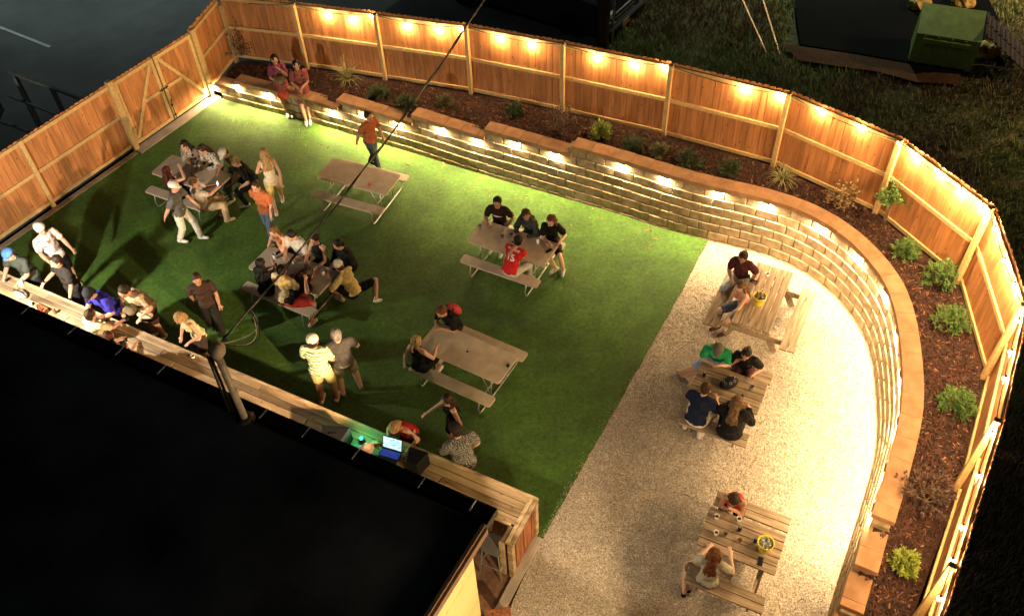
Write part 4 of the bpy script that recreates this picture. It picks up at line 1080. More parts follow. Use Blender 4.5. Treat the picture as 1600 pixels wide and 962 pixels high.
# inside, between roof and bar
person('brown haired person in pale yellow tee standing between roof and bar', (142, 492), 62, lean=8, hair='brown', hs='short', skin='a', top='tee', tc=(.60, .55, .36), bot='pants', bc=blk, L=(.5, .2, 1.12), R=(.48, -.18, 1.12), faceparts=False, hp=14)
person('woman with long dark red hair standing between roof and bar', (170, 527), 70, lean=8, sex='f', hair='redbrown', hs='long', skin='b', top='tee', tc=(.05, .02, .02), bot='pants', bc=blk, L=(.45, .18, 1.12), R=(.42, -.16, 1.12), faceparts=False)
person('dark haired person in dark top beside the long haired woman at the roof edge', (192, 542), 60, lean=2, hair='black', hs='short', skin='c', top='tee', tc=(.03, .02, .02), bot='pants', bc=blk, faceparts=False, h=1.66)
person('person with black hair half hidden by the roof edge near the bar basket', (56, 498), 60, lean=4, hair='black', hs='short', skin='b', top='tee', tc=blk, bot='pants', bc=blk, faceparts=False)
person('person in black with black cap at the far left between roof and bar', (4, 480), 60, lean=10, hair='black', hs='short', skin='b', cap=blk, top='tee', tc=blk, bot='pants', bc=blk, L=(.55, .1, 1.1), R=(.5, -.2, 1.1), faceparts=False)
# centre left
person('man in white cap, pale green striped shirt and khaki shorts seen from behind', (489, 533), 80, lean=2, hair='dark', hs='short', skin='c', cap=(.66, .63, .50), capdir=0, top='polo', tm=patmat('stripe', (.52, .60, .38), (.09, .10, .05), 5.5), bot='shorts', bc=(.50, .40, .17), L=(.26, .18, 1.05), R=(.25, -.16, 1.05), FL=(-.06, .13, 0), FR=(.02, -.15, 0), shoe=(.62, .48, .24), faceparts=False, bulk=1.12, h=1.84)
person('grey haired man in dark grey tee and khaki shorts standing with back to camera', (525, 523), 112, lean=0, hair='grey', hs='short', skin='a', top='tee', tc=(.055, .05, .045), bot='shorts', bc=(.22, .19, .12), L=(.30, .22, 1.05), R=(.22, -.34, 1.02), FL=(0, .16, 0), FR=(.02, -.20, 0), shoe=(.08, .09, .10), faceparts=False, bulk=1.12, h=1.84)
# table C
I = person('woman with tied blond hair and black tank leaning on the beige table', (651, 533), 0, seat=.44, bench=('C', -1), sex='f', hair='blond', hs='pony', skin='a', top='tank', tc=blk, bot='skirt', bc=blk, L=(-.05, .30, .50), R=(.36, -.18, .80), faceparts=False)
phone_in_hand(I, 'L', 'dark phone held low by the woman with tied blond hair', False, (.02, .0, -.08), 80)
IB = person('person in black tee with red backpack leaning on the far side of the beige table', (690, 487), -12, seat=.44, bench=('C', 1), hair='auburn', hs='short', skin='a', top='tee', tc=blk, bot='shorts', bc=(.05, .02, .02), L=(.40, .06, .80), R=(.42, -.06, .80), hp=30)
person('dark haired woman in black tank gesturing with an open palm', (698, 625), -150, lean=6, sex='f', hair='dark', hs='longfront', skin='a', top='tank', tc=blk, bot='shorts', bc=blk, L=(.20, .30, .98), R=(.36, -.34, 1.0), hp=18, hands='open', h=1.7)
person('man in grey check shirt and dark cap standing at the bar with back to camera', (712, 672), 118, lean=16, hair='dark', hs='short', skin='a', cap=(.03, .022, .018), capdir=1, top='polo', tm=patmat('check', (.22, .21, .19), (.03, .03, .03), 42), bot='shorts', bc=(.05, .05, .06), L=(.40, .22, 1.0), R=(.2, -.26, .95), faceparts=False, hp=20, bulk=1.22, h=1.8)
person('blonde woman in red top bending over the bar beside the laptop', (617, 668), -118, lean=34, sex='f', hair='blond', hs='bob', skin='a', top='tank', tc=(.42, .02, .02), bot='shorts', bc=(.05, .03, .03), L=(.42, .26, 1.09), R=(.40, -.15, 1.09), hp=50, faceparts=False, h=1.7)
person('bald person in pink top sitting behind the bar left of the laptop', (575, 701), 30, seat=.62, lean=20, hair='blond', hs='none', skin='d', top='tee', tc=(.55, .12, .24), bot='shorts', bc=(.3, .05, .1), L=(.35, .25, 1.1), R=(.38, -.1, 1.1), faceparts=False, hp=20)
# table D
person('light haired woman in rust top resting chin on hands at the crowded table', (428, 362), 0, seat=.44, bench=('D', 1), sex='f', hair='lightbrown', hs='bob', skin='a', top='tank', tc=(.25, .10, .06), bot='shorts', bc=blk, L=(.28, .08, 1.0), R=(.30, -.06, 1.0), hp=22)
person('dark haired man in white tee and grey shirt at the crowded table', (456, 368), 0, seat=.44, bench=('D', 1), hair='black', hs='short', skin='a', top='tee', tc=(.42, .42, .40), bot='pants', bc=(.05, .05, .06), hp=35, bulk=1.1)
person('woman in black tank with a pale headband at the crowded table', (492, 374), 0, seat=.44, bench=('D', 1), sex='f', hair='dark', hs='bun', skin='a', top='tank', tc=blk, bot='shorts', bc=blk, L=(.4, .18, .78), R=(.36, -.12, .78), hp=20)
person('man in black hoodie with short black hair at the right of the crowded table', (529, 382), 220, lean=12, seat=.44, hair='black', hs='short', skin='a', top='long', tc=blk, bot='pants', bc=blk, hp=25, bulk=1.15, L=(.3, .15, .72), R=(.32, -.12, .72), hy=-10)
person('woman with long black hair in black top at the near left of the crowded table', (408, 412), 0, seat=.44, bench=('D', -1), sex='f', hair='black', hs='long', skin='a', top='tee', tc=blk, bot='pants', bc=blk, L=(.34, .1, .85), R=(.40, -.02, .95), faceparts=False)
person('dark haired man in pale yellow tee sitting with back to camera at the crowded table', (441, 422), 0, seat=.44, bench=('D', -1), hair='black', hs='short', skin='b', top='tee', tm=patmat('print', (.62, .54, .38), (.56, .42, .14), 5), bot='pants', bc=(.04, .04, .05), faceparts=False, bulk=1.2)
person('person in black tee and red shorts with raised forearm at the crowded table', (483, 428), -20, seat=.44, bench=('D', -1), hair='dark', hs='bob', skin='b', top='tee', tc=blk, bot='shorts', bc=(.55, .06, .05), R=(.36, -.22, 1.0), L=(.40, .1, .80), FL=(.25, -.05, 0), FR=(.12, -.45, 0), shoe=(.45, .38, .28), faceparts=False, bulk=1.12)
person('man in white cap and yellow tee kneeling at the end of the crowded table', (529, 416), 150, seat=.22, lean=26, hair='brown', hs='short', skin='a', cap=(.66, .60, .48), capdir=0, top='tee', tc=(.56, .42, .17), bot='shorts', bc=blk, L=(.40, .22, .72), R=(.40, -.12, .74), FL=(.30, .12, 0), FR=(-.42, -.14, .06, 180, .6), shoe=(.62, .55, .42), faceparts=False, bulk=1.05)
# table B
I = person('dark haired person in black tee with white chest print at the lawn table', (777, 317), 12, seat=.44, bench=('B', 1), hair='black', hs='bun', skin='b', top='tee', tc=(.03, .018, .015), bot='pants', bc=blk, L=(.20, .20, .62), R=(.36, -.16, .80), hp=10)
def patch():
    bm = BM(); bmesh.ops.create_grid(bm, x_segments=14, y_segments=4, size=.5)
    for v in bm.verts: v.co.x *= .20 * (1 - .25 * abs(v.co.y)); v.co.y = v.co.y * .05 * (1 - 1.2 * v.co.x ** 2 * 40 * .5) - .01
    return bm
decal(I, 'chest_print', patch, M['white'], back=False)
person('woman with long brown hair in dark plaid shirt at the lawn table', (822, 336), -5, seat=.44, bench=('B', 1), sex='f', hair='brown', hs='long', skin='b', top='long', tm=patmat('plaid', (.015, .02, .022), (.09, .10, .09), 9), bot='pants', bc=blk, hy=50, hp=15, faceparts=False, bulk=1.08)
person('woman with long auburn hair in black tee and sneakers at the lawn table', (861, 345), 18, seat=.44, bench=('B', 1), sex='f', hair='auburn', hs='long', skin='d', top='tee', tc=blk, bot='shorts', bc=blk, L=(.30, .20, .78), R=(.36, -.02, .78), FL=(.42, .30, 0), FR=(.40, .14, 0), shoe=(.35, .35, .34), hp=22, hy=-25)
I = person('man in red football jersey number 15 with pale trousers at the lawn table', (810, 376), -8, seat=.44, bench=('B', -1), hair='black', hs='short', skin='b', top='tee', tc=(.55, .025, .03), bot='pants', bc=(.50, .49, .44), L=(.34, .08, .90), R=(.26, -.02, 1.10), FL=(.36, .1, 0), FR=(.36, -.22, 0), faceparts=False, hy=20, bulk=1.08)
decal(I, 'jersey_number', text_bm([('MAHOMES', .058, .125, 1.05), ('15', .21, -.045, .95)]), M['white'], back=True)
# gravel
I = person('woman in maroon top and light jeans with dark hair sitting at the long wooden table', (1161, 402), -122, seat=.43, lean=10, sex='f', hair='dark', hs='bun', skin='c', top='tee', tc=(.055, .018, .022), bot='pants', bc=(.36, .40, .46), L=(.28, .34, .84), R=(.30, -.10, .68), FL=(.20, .24, 0), FR=(.30, -.22, 0), hp=34, bulk=1.15)
phone_in_hand(I, 'L', 'black phone held by the woman in the maroon top', False, (.04, .02, .03), -20)
person('blonde woman in peach top sitting sideways on the long wooden table bench', (1157, 447), -160, seat=.43, lean=14, sex='f', hair='lightbrown', hs='long', skin='d', top='tank', tc=(.50, .22, .15), bot='shorts', bc=(.10, .13, .2), L=(.46, .16, .58), R=(.16, -.22, .55), FL=(.40, .12, 0), FR=(.46, -.08, 0), shoe=(.05, .02, .02), hp=25, faceparts=False)
person('man in green tee and grey cap with light blue shorts looking at his hands', (1122, 545), 8, seat=.43, bench=('F2', 1), hair='grey', hs='short', skin='d', cap=(.12, .10, .09), top='tee', tc=(.02, .27, .10), bot='shorts', bc=(.28, .38, .56), L=(.40, .08, .80), R=(.38, -.10, .80), FL=(.25, -.55, 0), FR=(.20, -.62, 0), shoe=(.16, .13, .13), hp=40, bulk=1.12)
person('dark haired woman in black tee sitting right of the man in green', (1166, 553), 0, seat=.43, bench=('F2', 1), sex='f', hair='black', hs='bun', skin='b', top='tee', tc=blk, bot='shorts', bc=(.05, .02, .02), L=(.32, .22, .80), R=(.22, -.12, .92), hp=28, bulk=1.15)
person('short haired man in navy tee and white trousers with back to camera', (1103, 607), -8, seat=.43, bench=('F2', -1), hair='brown', hs='short', skin='a', top='tee', tc=(.012, .018, .045), bot='pants', bc=(.60, .55, .48), L=(.40, .12, .80), R=(.38, -.18, .80), FL=(.1, .2, 0), FR=(.05, -.12, 0), faceparts=False, bulk=1.2, hp=25)
person('woman in loose black top with brown blond hair and back to camera', (1151, 628), 5, seat=.43, bench=('F2', -1), sex='f', hair='lightbrown', hs='long', skin='a', top='long', tc=(.010, .010, .011), bot='pants', bc=blk, L=(.40, .1, .80), R=(.38, -.22, .80), faceparts=False, bulk=1.4, hp=20, shoe=wht)
person('brown haired woman in red and pink tank at the far side of the nearest table', (1147, 781), 0, seat=.43, bench=('F3', 1), sex='f', hair='brown', hs='bob', skin='b', top='tank', tc=(.45, .03, .04), bot='shorts', bc=blk, L=(.36, .03, .86), R=(.38, -.04, .84), hp=42)
person('woman with long red blond hair in grey tee and black sandals at the nearest table', (1116, 866), 5, seat=.43, bench=('F3', -1), sex='f', hair='auburn', hs='long', skin='d', top='tee', tc=(.33, .31, .25), bot='shorts', bc=(.12, .1, .08), L=(.38, .12, .78), R=(.30, -.24, .92), FL=(-.10, .30, 0), FR=(.0, .24, 0), shoe=blk, faceparts=False, bulk=1.08, hp=12)

# things people carry
def lap(I, off, fn):
    p = Matrix.Translation(I['rootv']) @ Rz(I['face']).to_4x4() @ Vector(off); return p
p = lap(IW, (.28, 0, .98), None); bm = BM(); lathe(bm, [(.10, -.09), (.15, 0), (.155, .05), (.13, .10), (.12, .10)], 16); t = empty('basket', p, 0, 'brown woven basket on the lap of the woman in the plum top', 'basket'); obj('basket_body', bm, M['bark'], t, smooth=True)
bm = BM(); tube(bm, [(.13, 0, .09), (.10, 0, .22), (0, 0, .28), (-.10, 0, .22), (-.13, 0, .09)], .008, 6); obj('handle', bm, M['bark'], t)
p = lap(IW, (.50, -.02, .72), None); t = empty('round_bag', p, IW['face'], 'round dusty red bag hanging at the knees of the woman in plum', 'bag'); bm = BM(); ellipsoid(bm, (0, 0, 0), (.06, .15, .15), None, 3); obj('pouch', bm, cmat((.38, .06, .04)), t, smooth=True)
bm = BM(); tube(bm, [(0, .12, .08), (-.05, .10, .26), (-.05, -.10, .26), (0, -.12, .08)], .007, 6); obj('strap', bm, cmat((.2, .03, .02)), t)
p = lap(IB, IB['Ch'] + Ry(IB['a2']) @ Vector((-.20, 0, -.02)), None); t = empty('backpack', p, IB['face'], 'red backpack worn by the person at the beige table', 'backpack'); bm = BM(); ellipsoid(bm, (0, 0, 0), (.09, .14, .19), Ry(IB['a2']), 3); obj('pouch', bm, cmat((.42, .05, .05)), t, smooth=True)
bm = BM()
for s_ in (-1, 1): tube(bm, [Ry(IB['a2']) @ Vector(q_) for q_ in ((.05, s_ * .10, -.14), (.12, s_ * .15, .0), (.20, s_ * .13, .17), (.10, s_ * .10, .22), (.02, s_ * .08, .16))], .014, 6)
obj('strap', bm, cmat((.05, .02, .02)), t)
# clutter on the crowded tables
random.seed(77)
its = [('D', -.55, .1, 'cup', 'white', 'white cup at the left end of the crowded table'), ('D', -.35, -.12, 'cup', 'clear', 'clear cup near the long haired woman at the crowded table'), ('D', -.1, .16, 'can', 'white', 'pale can in front of the man in grey shirt'),
       ('D', .1, -.1, 'cup', 'white', 'pale cup in the middle of the crowded table'), ('D', .28, .12, 'cup', 'clear', 'clear cup in front of the headband woman'), ('D', .5, -.05, 'can', 'can_dark', 'dark can near the kneeling man'), ('D', .66, .16, 'cup', 'white', 'white cup near the man in black hoodie'),
       ('D', .36, -.24, 'cup', 'amber', 'amber drink beside the raised forearm'), ('E', -.3, .0, 'can', 'white', 'pale can on the gate table'), ('E', -.05, .2, 'cup', 'clear', 'clear cup on the gate table near the floral shirts'), ('F2', .38, .1, 'cup', 'clear', 'clear cup on the right part of the four person table'), ('F2', .28, -.18, 'cup', 'clear', 'clear cup nearer the camera on the four person table'), ('F2', -.48, .05, 'can', 'can_dark', 'black can at the left end of the four person table')]
for key, u, v, kd, mm, lab in its: (cup if kd == 'cup' else can)(tpos(key, u, v, .73 if key in 'DE' else .75), lab, mm)
for key, u, v, lab in (('D', -.2, -.02, 'phone lying left of centre on the crowded table'), ('D', .2, .02, 'phone lying right of centre on the crowded table'), ('D', -.6, .26, 'phone by the light haired woman at the crowded table'), ('F1', .3, .28, 'black phone on the upper left edge of the long wooden table')):
    phone(tpos(key, u, v, .731 if key == 'D' else .752), random.uniform(0, 3), lab)
p = tpos('F2', -.02, .02, .752); t = empty('handbag', p, .4, 'black handbag with silver rings in the middle of the four person table', 'bag'); bm = BM(); ellipsoid(bm, (0, 0, .09), (.19, .12, .10), None, 3); obj('pouch', bm, cmat((.012, .012, .012)), t, smooth=True)
for q_ in range(7):
    bm = BM(); a_ = q_ * .9; lathe(bm, [(.020, -.004), (.026, 0), (.020, .004)], 10, cap=False); obj('ring', bm, M['steel'], t, loc=(.12 * cos(a_), .08 * sin(a_), .17 + .01 * (q_ % 2)), rot=(.6 * cos(a_), .6, a_))
# ------------------------------------------------------------------ plants
def leafmat(name, c, c2=None): 
    m_ = mat(name, c, .6, col2=c2 or tuple(x * .45 for x in c), scale=18, rnd=.0, spec=.3); return m_
LM = {'dark': leafmat('leaf_dark', (.05, .085, .030)), 'green': leafmat('leaf_green', (.10, .19, .045)), 'lime': leafmat('leaf_lime', (.26, .32, .05)), 'grass': leafmat('leaf_grass', (.30, .28, .12)), 'olive': leafmat('leaf_olive', (.14, .14, .055)), 'purple': leafmat('leaf_purple', (.075, .04, .03)), 'dry': leafmat('leaf_dry', (.30, .20, .09))}
def leaf(bm, p, d, up, L_, w):
    d = d.normalized(); s = d.cross(up)
    if s.length < .01: s = d.orthogonal()
    s.normalize(); n = s.cross(d)
    a = bm.verts.new(p); b = bm.verts.new(p + d * L_ * .5 + s * w * .5 + n * L_ * .08); c = bm.verts.new(p + d * L_); e = bm.verts.new(p + d * L_ * .5 - s * w * .5 + n * L_ * .08)
    bm.faces.new((a, b, c)); bm.faces.new((a, c, e))
def rv(): 
    while True:
        v = Vector((random.uniform(-1, 1), random.uniform(-1, 1), random.uniform(-1, 1)))
        if .1 < v.length < 1: return v.normalized()
def plant(kind, px, py, r, h, mk, label, seed, z=None):
    """px,py = foot of the plant in the photograph"""
    random.seed(seed); g0 = G(px, py, 1.2)
    for _ in range(4): g0 = G(px, py, zt(g0.x, g0.y))
    z = zt(g0.x, g0.y); nm = {'tuft': 'grass_tuft', 'shrub': 'shrub', 'ball': 'round_shrub', 'tree': 'sapling', 'twig': 'twiggy_shrub'}[kind]
    t = empty(nm, (g0.x, g0.y, z), random.uniform(0, 6), label, 'tree' if kind == 'tree' else ('grass' if kind == 'tuft' else 'shrub'), 'plants in the mulch bed' if False else None)
    bm = BM(); bs = BM()
    if kind == 'tuft':
        for i in range(90):
            a = random.uniform(0, 2 * pi); el = random.uniform(.5, 1.45); L_ = h * random.uniform(.6, 1.15); d = Vector((cos(a) * cos(el), sin(a) * cos(el), sin(el)))
            p = Vector((random.uniform(-.05, .05), random.uniform(-.05, .05), 0)); prev = None; w = .012
            pts = []
            for k in range(6):
                pts.append(p.copy()); p = p + d * L_ / 5; d = (d + Vector((0, 0, -.22 - .1 * k * (1.5 - el)))).normalized()
            s = Vector((-sin(a), cos(a), 0))
            vs = [(bm.verts.new(q - s * w * (1 - k / 6)), bm.verts.new(q + s * w * (1 - k / 6))) for k, q in enumerate(pts)]
            for k in range(5): bm.faces.new((vs[k][0], vs[k][1], vs[k+1][1], vs[k+1][0]))
        tube(bs, [(0, 0, 0), (.01, 0, h * .3)], .02, 5)
    elif kind in ('shrub', 'ball'):
        n = 62 if kind == 'shrub' else 84
        for i in range(n):
            d = rv(); d.z = abs(d.z) * (1.0 if kind == 'ball' else .8) + .12; d.normalize(); L_ = random.uniform(.7, 1.08) if kind == 'ball' else random.uniform(.5, 1.15)
            tip = Vector((d.x * r * L_, d.y * r * L_, d.z * h * L_)); tube(bs, [(0, 0, .0), tip * .55 + Vector((0, 0, .03)), tip], [.008, .005, .002], 4)
            for k in range(20):
                q = tip * random.uniform(.5, 1.02) + rv() * .035
                leaf(bm, q, (d + rv() * .8), Vector((0, 0, 1)), random.uniform(.045, .08) if kind == 'shrub' else .06, .026)
    elif kind in ('tree', 'twig'):
        th = h * (.55 if kind == 'tree' else .12)
        for i in range(3 if kind == 'tree' else 5):
            a = i * 2.1 + random.random(); top = Vector((cos(a) * r * .25, sin(a) * r * .25, th)); tube(bs, [(cos(a) * .02, sin(a) * .02, 0), top * .5, top], [.018, .014, .010] if kind == 'tree' else [.01, .008, .006], 6)
            for j in range(9 if kind == 'tree' else 7):
                d = rv(); d.z = abs(d.z) * .9 + .15; tip = top + Vector((d.x * r, d.y * r, d.z * (h - th))) * random.uniform(.6, 1.05)
                mid = top.lerp(tip, .5) + rv() * .03; tube(bs, [top, mid, tip], [.008, .005, .002], 4)
                for k in range(34 if kind == 'tree' else 15):
                    q = top.lerp(tip, random.uniform(.35, 1.05)) + rv() * random.uniform(0, .09); leaf(bm, q, d + rv(), Vector((0, 0, 1)), random.uniform(.05, .085), .034)
    obj('stems', bs, M['bark'] if kind != 'tuft' else LM[mk], t); obj('foliage', bm, LM[mk], t)
PL = [('tuft', 543, 126, .3, .62, 'grass', 'tall dry ornamental grass near the seated pair against the dark fence panel'),
      ('shrub', 592, 150, .28, .3, 'dark', 'dark low shrub between the second fence post and the wall'),
      ('shrub', 635, 165, .3, .3, 'dark', 'dark spreading shrub behind the third cap step'),
      ('shrub', 695, 163, .2, .22, 'olive', 'small pale olive plant left of the third fence post'),
      ('shrub', 806, 178, .22, .25, 'dark', 'small dark plant behind the fourth cap step'),
      ('twig', 875, 205, .42, .75, 'purple', 'wide dark twiggy bush in front of the fence post behind the wall'),
      ('ball', 940, 213, .25, .38, 'lime', 'bright lime green shrub in the middle of the planting bed'),
      ('shrub', 988, 232, .3, .28, 'dark', 'grey green low shrub right of the lime shrub'),
      ('shrub', 1030, 240, .22, .2, 'olive', 'small olive plant two right of the lime shrub'),
      ('shrub', 1078, 257, .27, .33, 'dark', 'dark green shrub left of the tall right hand grass'),
      ('shrub', 1140, 268, .25, .3, 'dark', 'dim green shrub below the mid fence rail'),
      ('tuft', 1222, 282, .25, .42, 'grass', 'pale grass tuft at the foot of the tall fence post'),
      ('twig', 1315, 322, .33, .62, 'dry', 'dry tan bush against the lower fence boards'),
      ('tree', 1382, 347, .30, 1.05, 'green', 'young sapling with a bushy green crown at the fence corner'),
      ('shrub', 1412, 397, .27, .30, 'green', 'yellow green shrub below the sapling'),
      ('ball', 1468, 440, .36, .42, 'green', 'largest bright green shrub by the foot of the leaning post'),
      ('shrub', 1485, 506, .34, .36, 'green', 'spreading blue green shrub on the right bed'),
      ('ball', 1493, 636, .34, .36, 'green', 'round dense green shrub midway down the right bed'),
      ('twig', 1440, 778, .42, .55, 'purple', 'dark leafy shrub overhanging the cap stones'),
      ('ball', 1410, 882, .22, .28, 'lime', 'small fresh green shrub nearest the camera')]
for k, (kd, x, y, r, h, mk, lab) in enumerate(PL): plant(kd, x, y, r, h, mk, lab, 100 + k)
# dark climbing bush in the back corner
plant('twig', 385, 92, .55, 1.5, 'dark', 'dark tall bush filling the back corner of the fence', 300)
# bark chips on the bed
import array
def scatter(name, material, n, where, make, seed, label=None):
    random.seed(seed); vs, fs = [], []; k = 0; tries = 0
    while k < n and tries < n * 12:
        tries += 1; p = where()
        if p is None: continue
        v, f = make(p); b = len(vs); vs += v; fs += [tuple(b + i for i in q_) for q_ in f]; k += 1
    me = bpy.data.meshes.new(name); me.from_pydata(vs, [], fs); me.materials.append(material)
    o = link(name, me); return tag(o, kind='stuff')
outer_r = {}
def bed_pt():
    a = random.uniform(-1.2, A_W0); r0 = ray_r(bound, a) + .12; r1 = ray_r(outer, a) - .05
    r = random.uniform(r0, r1); x = CEN.x + cos(a) * r; y = CEN.y + sin(a) * r
    return Vector((x, y, zt(x, y) + noise.noise(Vector((x * 1.3, y * 1.3, 0))) * .05))
def chip(p):
    L_ = random.uniform(.03, .11); w = random.uniform(.012, .03); t_ = .008; R_ = Euler((random.gauss(0, .5), random.gauss(0, .5), random.uniform(0, 6.28))).to_matrix(); c = p + Vector((0, 0, random.uniform(.005, .03)))
    v = [c + R_ @ Vector(q_) for q_ in ((-L_/2, -w/2, 0), (L_/2, -w/2, .0), (L_/2, w/2, 0), (-L_/2, w/2, 0), (-L_/2.3, 0, t_), (L_/2.3, 0, t_))]
    return v, [(0, 1, 5, 4), (2, 3, 4, 5), (1, 2, 5), (3, 0, 4)]
M['chip'] = mat('chip', (.085, .032, .018), .85, col2=(.022, .009, .006), scale=9, detail=6, spread=(.38, .62))
M['chip_pale'] = mat('chip_pale', (.30, .14, .075), .85, col2=(.13, .06, .035), scale=9)
scatter('bark_chips', M['chip'], 24000, bed_pt, chip, 41); scatter('pale_bark_chips', M['chip_pale'], 1600, bed_pt, chip, 42)
# pebbles on the gravel
gpoly = wl[i0-2:] + [Vector((1.5, 1.5)), Vector((-1.0, 3.2)), G(800, 941).to_2d(), G(836, 862).to_2d()] + gb[::-1]
def inside(p, poly):
    c = False; j = len(poly) - 1
    for i in range(len(poly)):
        a, b = poly[i], poly[j]
        if (a.y > p.y) != (b.y > p.y) and p.x < (b.x - a.x) * (p.y - a.y) / (b.y - a.y) + a.x: c = not c
        j = i
    return c
gp2 = gpoly[::3]
def grav_pt():
    p = Vector((random.uniform(-.3, 7.2), random.uniform(4.2, 14.6)))
    return Vector((p.x, p.y, -.012)) if inside(p, gp2) else None
def pebble(p):
    r = random.uniform(.006, .014); R_ = Euler((random.random() * 3, random.random() * 3, random.random() * 3)).to_matrix()
    v = [p + Vector((0, 0, r * .4)) + R_ @ Vector(q_) * r for q_ in ((1, 0, 0), (-1, 0, 0), (0, .8, 0), (0, -.8, 0), (0, 0, .6), (0, 0, -.6))]
    return v, [(0, 2, 4), (2, 1, 4), (1, 3, 4), (3, 0, 4), (2, 0, 5), (1, 2, 5), (3, 1, 5), (0, 3, 5)]
M['pebble'] = mat('pebble', (.40, .34, .26), .8, col2=(.22, .17, .12), scale=24, detail=3, spread=(.4, .6))
scatter('pebbles', M['pebble'], 26000, grav_pt, pebble, 43)
# rough grass beyond the fence
DRV = [G(x, y, 1.36).to_2d() for x, y in [(1222, 74), (1240, 12), (1260, -60), (1500, -80), (1560, 40), (1502, 138), (1430, 134), (1370, 118), (1300, 108), (1245, 100)]]
def out_pt():
    a = random.uniform(-.9, A_LOT); r = ray_r(outer, a) + .2 + random.random() ** 1.4 * 13; x = CEN.x + cos(a) * r; y = CEN.y + sin(a) * r
    if x < 2 or inside(Vector((x, y)), DRV): return None
    return Vector((x, y, zt(x, y)))
def blade(p):
    v, f = [], []
    for _ in range(3):
        a = random.uniform(0, 6.28); h = random.uniform(.06, .22); w = .018; q_ = p + Vector((random.uniform(-.06, .06), random.uniform(-.06, .06), -.02)); d = Vector((cos(a), sin(a), 0)); s = Vector((-sin(a), cos(a), 0))
        b = len(v); v += [q_ - s * w, q_ + s * w, q_ + d * h * .5 + Vector((0, 0, h))]; f.append((b, b + 1, b + 2))
    return v, f
M['weed'] = mat('weed', (.22, .27, .08), .8, col2=(.17, .12, .06), scale=.35, detail=5, spread=(.42, .58))
def edge_pt():
    k = random.randrange(len(gb) - 1); p = gb[k].lerp(gb[k+1], random.random()); d_ = abs(random.gauss(0, .06)); return Vector((p.x - d_, p.y + random.uniform(-.02, .02), .0))
scatter('stray_pebbles', M['pebble'], 350, edge_pt, pebble, 45)
def turf_pt():
    s_ = random.uniform(.4, SL * .48); p = cpt(s_, -abs(random.gauss(.02, .5)) - .03)[0]; return Vector((p.x, p.y, .0)) if p.x < 4.2 else None
scatter('stray_bark', M['chip_pale'], 80, turf_pt, chip, 46)
scatter('weeds', M['weed'], 42000, out_pt, blade, 44)
# ------------------------------------------------------------------ beyond the fence
def sheet_on(name, pts, mat_, dz=.06):
    bm = BM(); f = bm.faces.new([bm.verts.new((p.x, p.y, p.z + dz)) for p in pts]); o = obj(name, bm, mat_)
    if o.data.polygons[0].normal.z < 0: o.data.flip_normals()
    return tag(o, kind='structure')
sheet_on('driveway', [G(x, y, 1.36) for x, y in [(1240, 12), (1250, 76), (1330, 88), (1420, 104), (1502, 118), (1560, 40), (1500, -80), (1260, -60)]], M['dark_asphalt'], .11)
sheet_on('dirt_path', [G(x, y, 1.36) for x, y in [(1222, 74), (1250, 78), (1330, 90), (1420, 106), (1500, 118), (1495, 138), (1430, 134), (1370, 118), (1300, 108), (1245, 100)]], M['dirt'], .10)
# painted parking line
M['line'] = mat('line', (.30, .32, .31), .8)
p0, p1 = G(-60, 20, 0), G(78, 74, 0); bm = BM(); beam(bm, p0 + V(0, 0, .012), p1 + V(0, 0, .012), .10, .004); tag(obj('parking_line', bm, M['line']), kind='structure')
# green dumpster with black lids
M['dump'] = mat('dump', (.14, .22, .035), .55, col2=(.10, .15, .025), scale=5, bump=.1, bscale=30)
M['lid'] = mat('lid', (.035, .026, .022), .55, var=.2, scale=5)
M['yellow_bag'] = mat('yellow_bag', (.45, .30, .05), .6, bump=.6, bscale=18)
ZD = 1.42
dz_h = 1.05
c0, c1, c2 = G(1418, 98, ZD), G(1505, 112, ZD), G(1428, 22, ZD + dz_h)
ux = (c1 - c0); ux.z = 0; ux.normalize(); uy = Vector((-ux.y, ux.x, 0))
dd = empty('dumpster', c0, 0, 'green steel dumpster with ribbed black lids thrown open', 'dumpster')
def Q(u, v, w): return ux * u + uy * v + Vector((0, 0, w))
L1, D1 = 1.42, 1.0
bm = BM()
prof = [(0, 0), (D1, 0), (D1, dz_h), (.0, dz_h - .25)]
a = [bm.verts.new(Q(0, y, z)) for y, z in prof]; b = [bm.verts.new(Q(L1, y, z)) for y, z in prof]
bm.faces.new(a[::-1]); bm.faces.new(b)
for i in range(4):
    j = (i + 1) % 4
    bm.faces.new((a[i], a[j], b[j], b[i]))
bmesh.ops.recalc_face_normals(bm, faces=bm.faces)
obj('container', bm, M['dump'], dd)
for u in (.2, .5, .8, 1.1):
    bm = BM(); beam(bm, Q(u, -.02, .05), Q(u, -.02, .78), .05, .04, up=tuple(uy)); obj('rib', bm, M['dump'], dd)
bm = BM(); beam(bm, Q(.15, -.07, .68), Q(1.2, -.07, .68), .07, .10, up=(0, 0, 1)); obj('lift_sleeve', bm, M['dump'], dd)
for k in range(2):
    bm = BM(); u0 = L1 + .05
    for i in range(9):
        beam(bm, Q(u0 + .02 + i * .13, .1 + k * .55, .95 - i * .09), Q(u0 + .02 + i * .13, .6 + k * .55, .95 - i * .09), .045, .03)
    beam(bm, Q(u0, .35 + k * .55, .93), Q(u0 + 1.15, .35 + k * .55, .15), .5, .02); obj('lid', bm, M['lid'], dd)
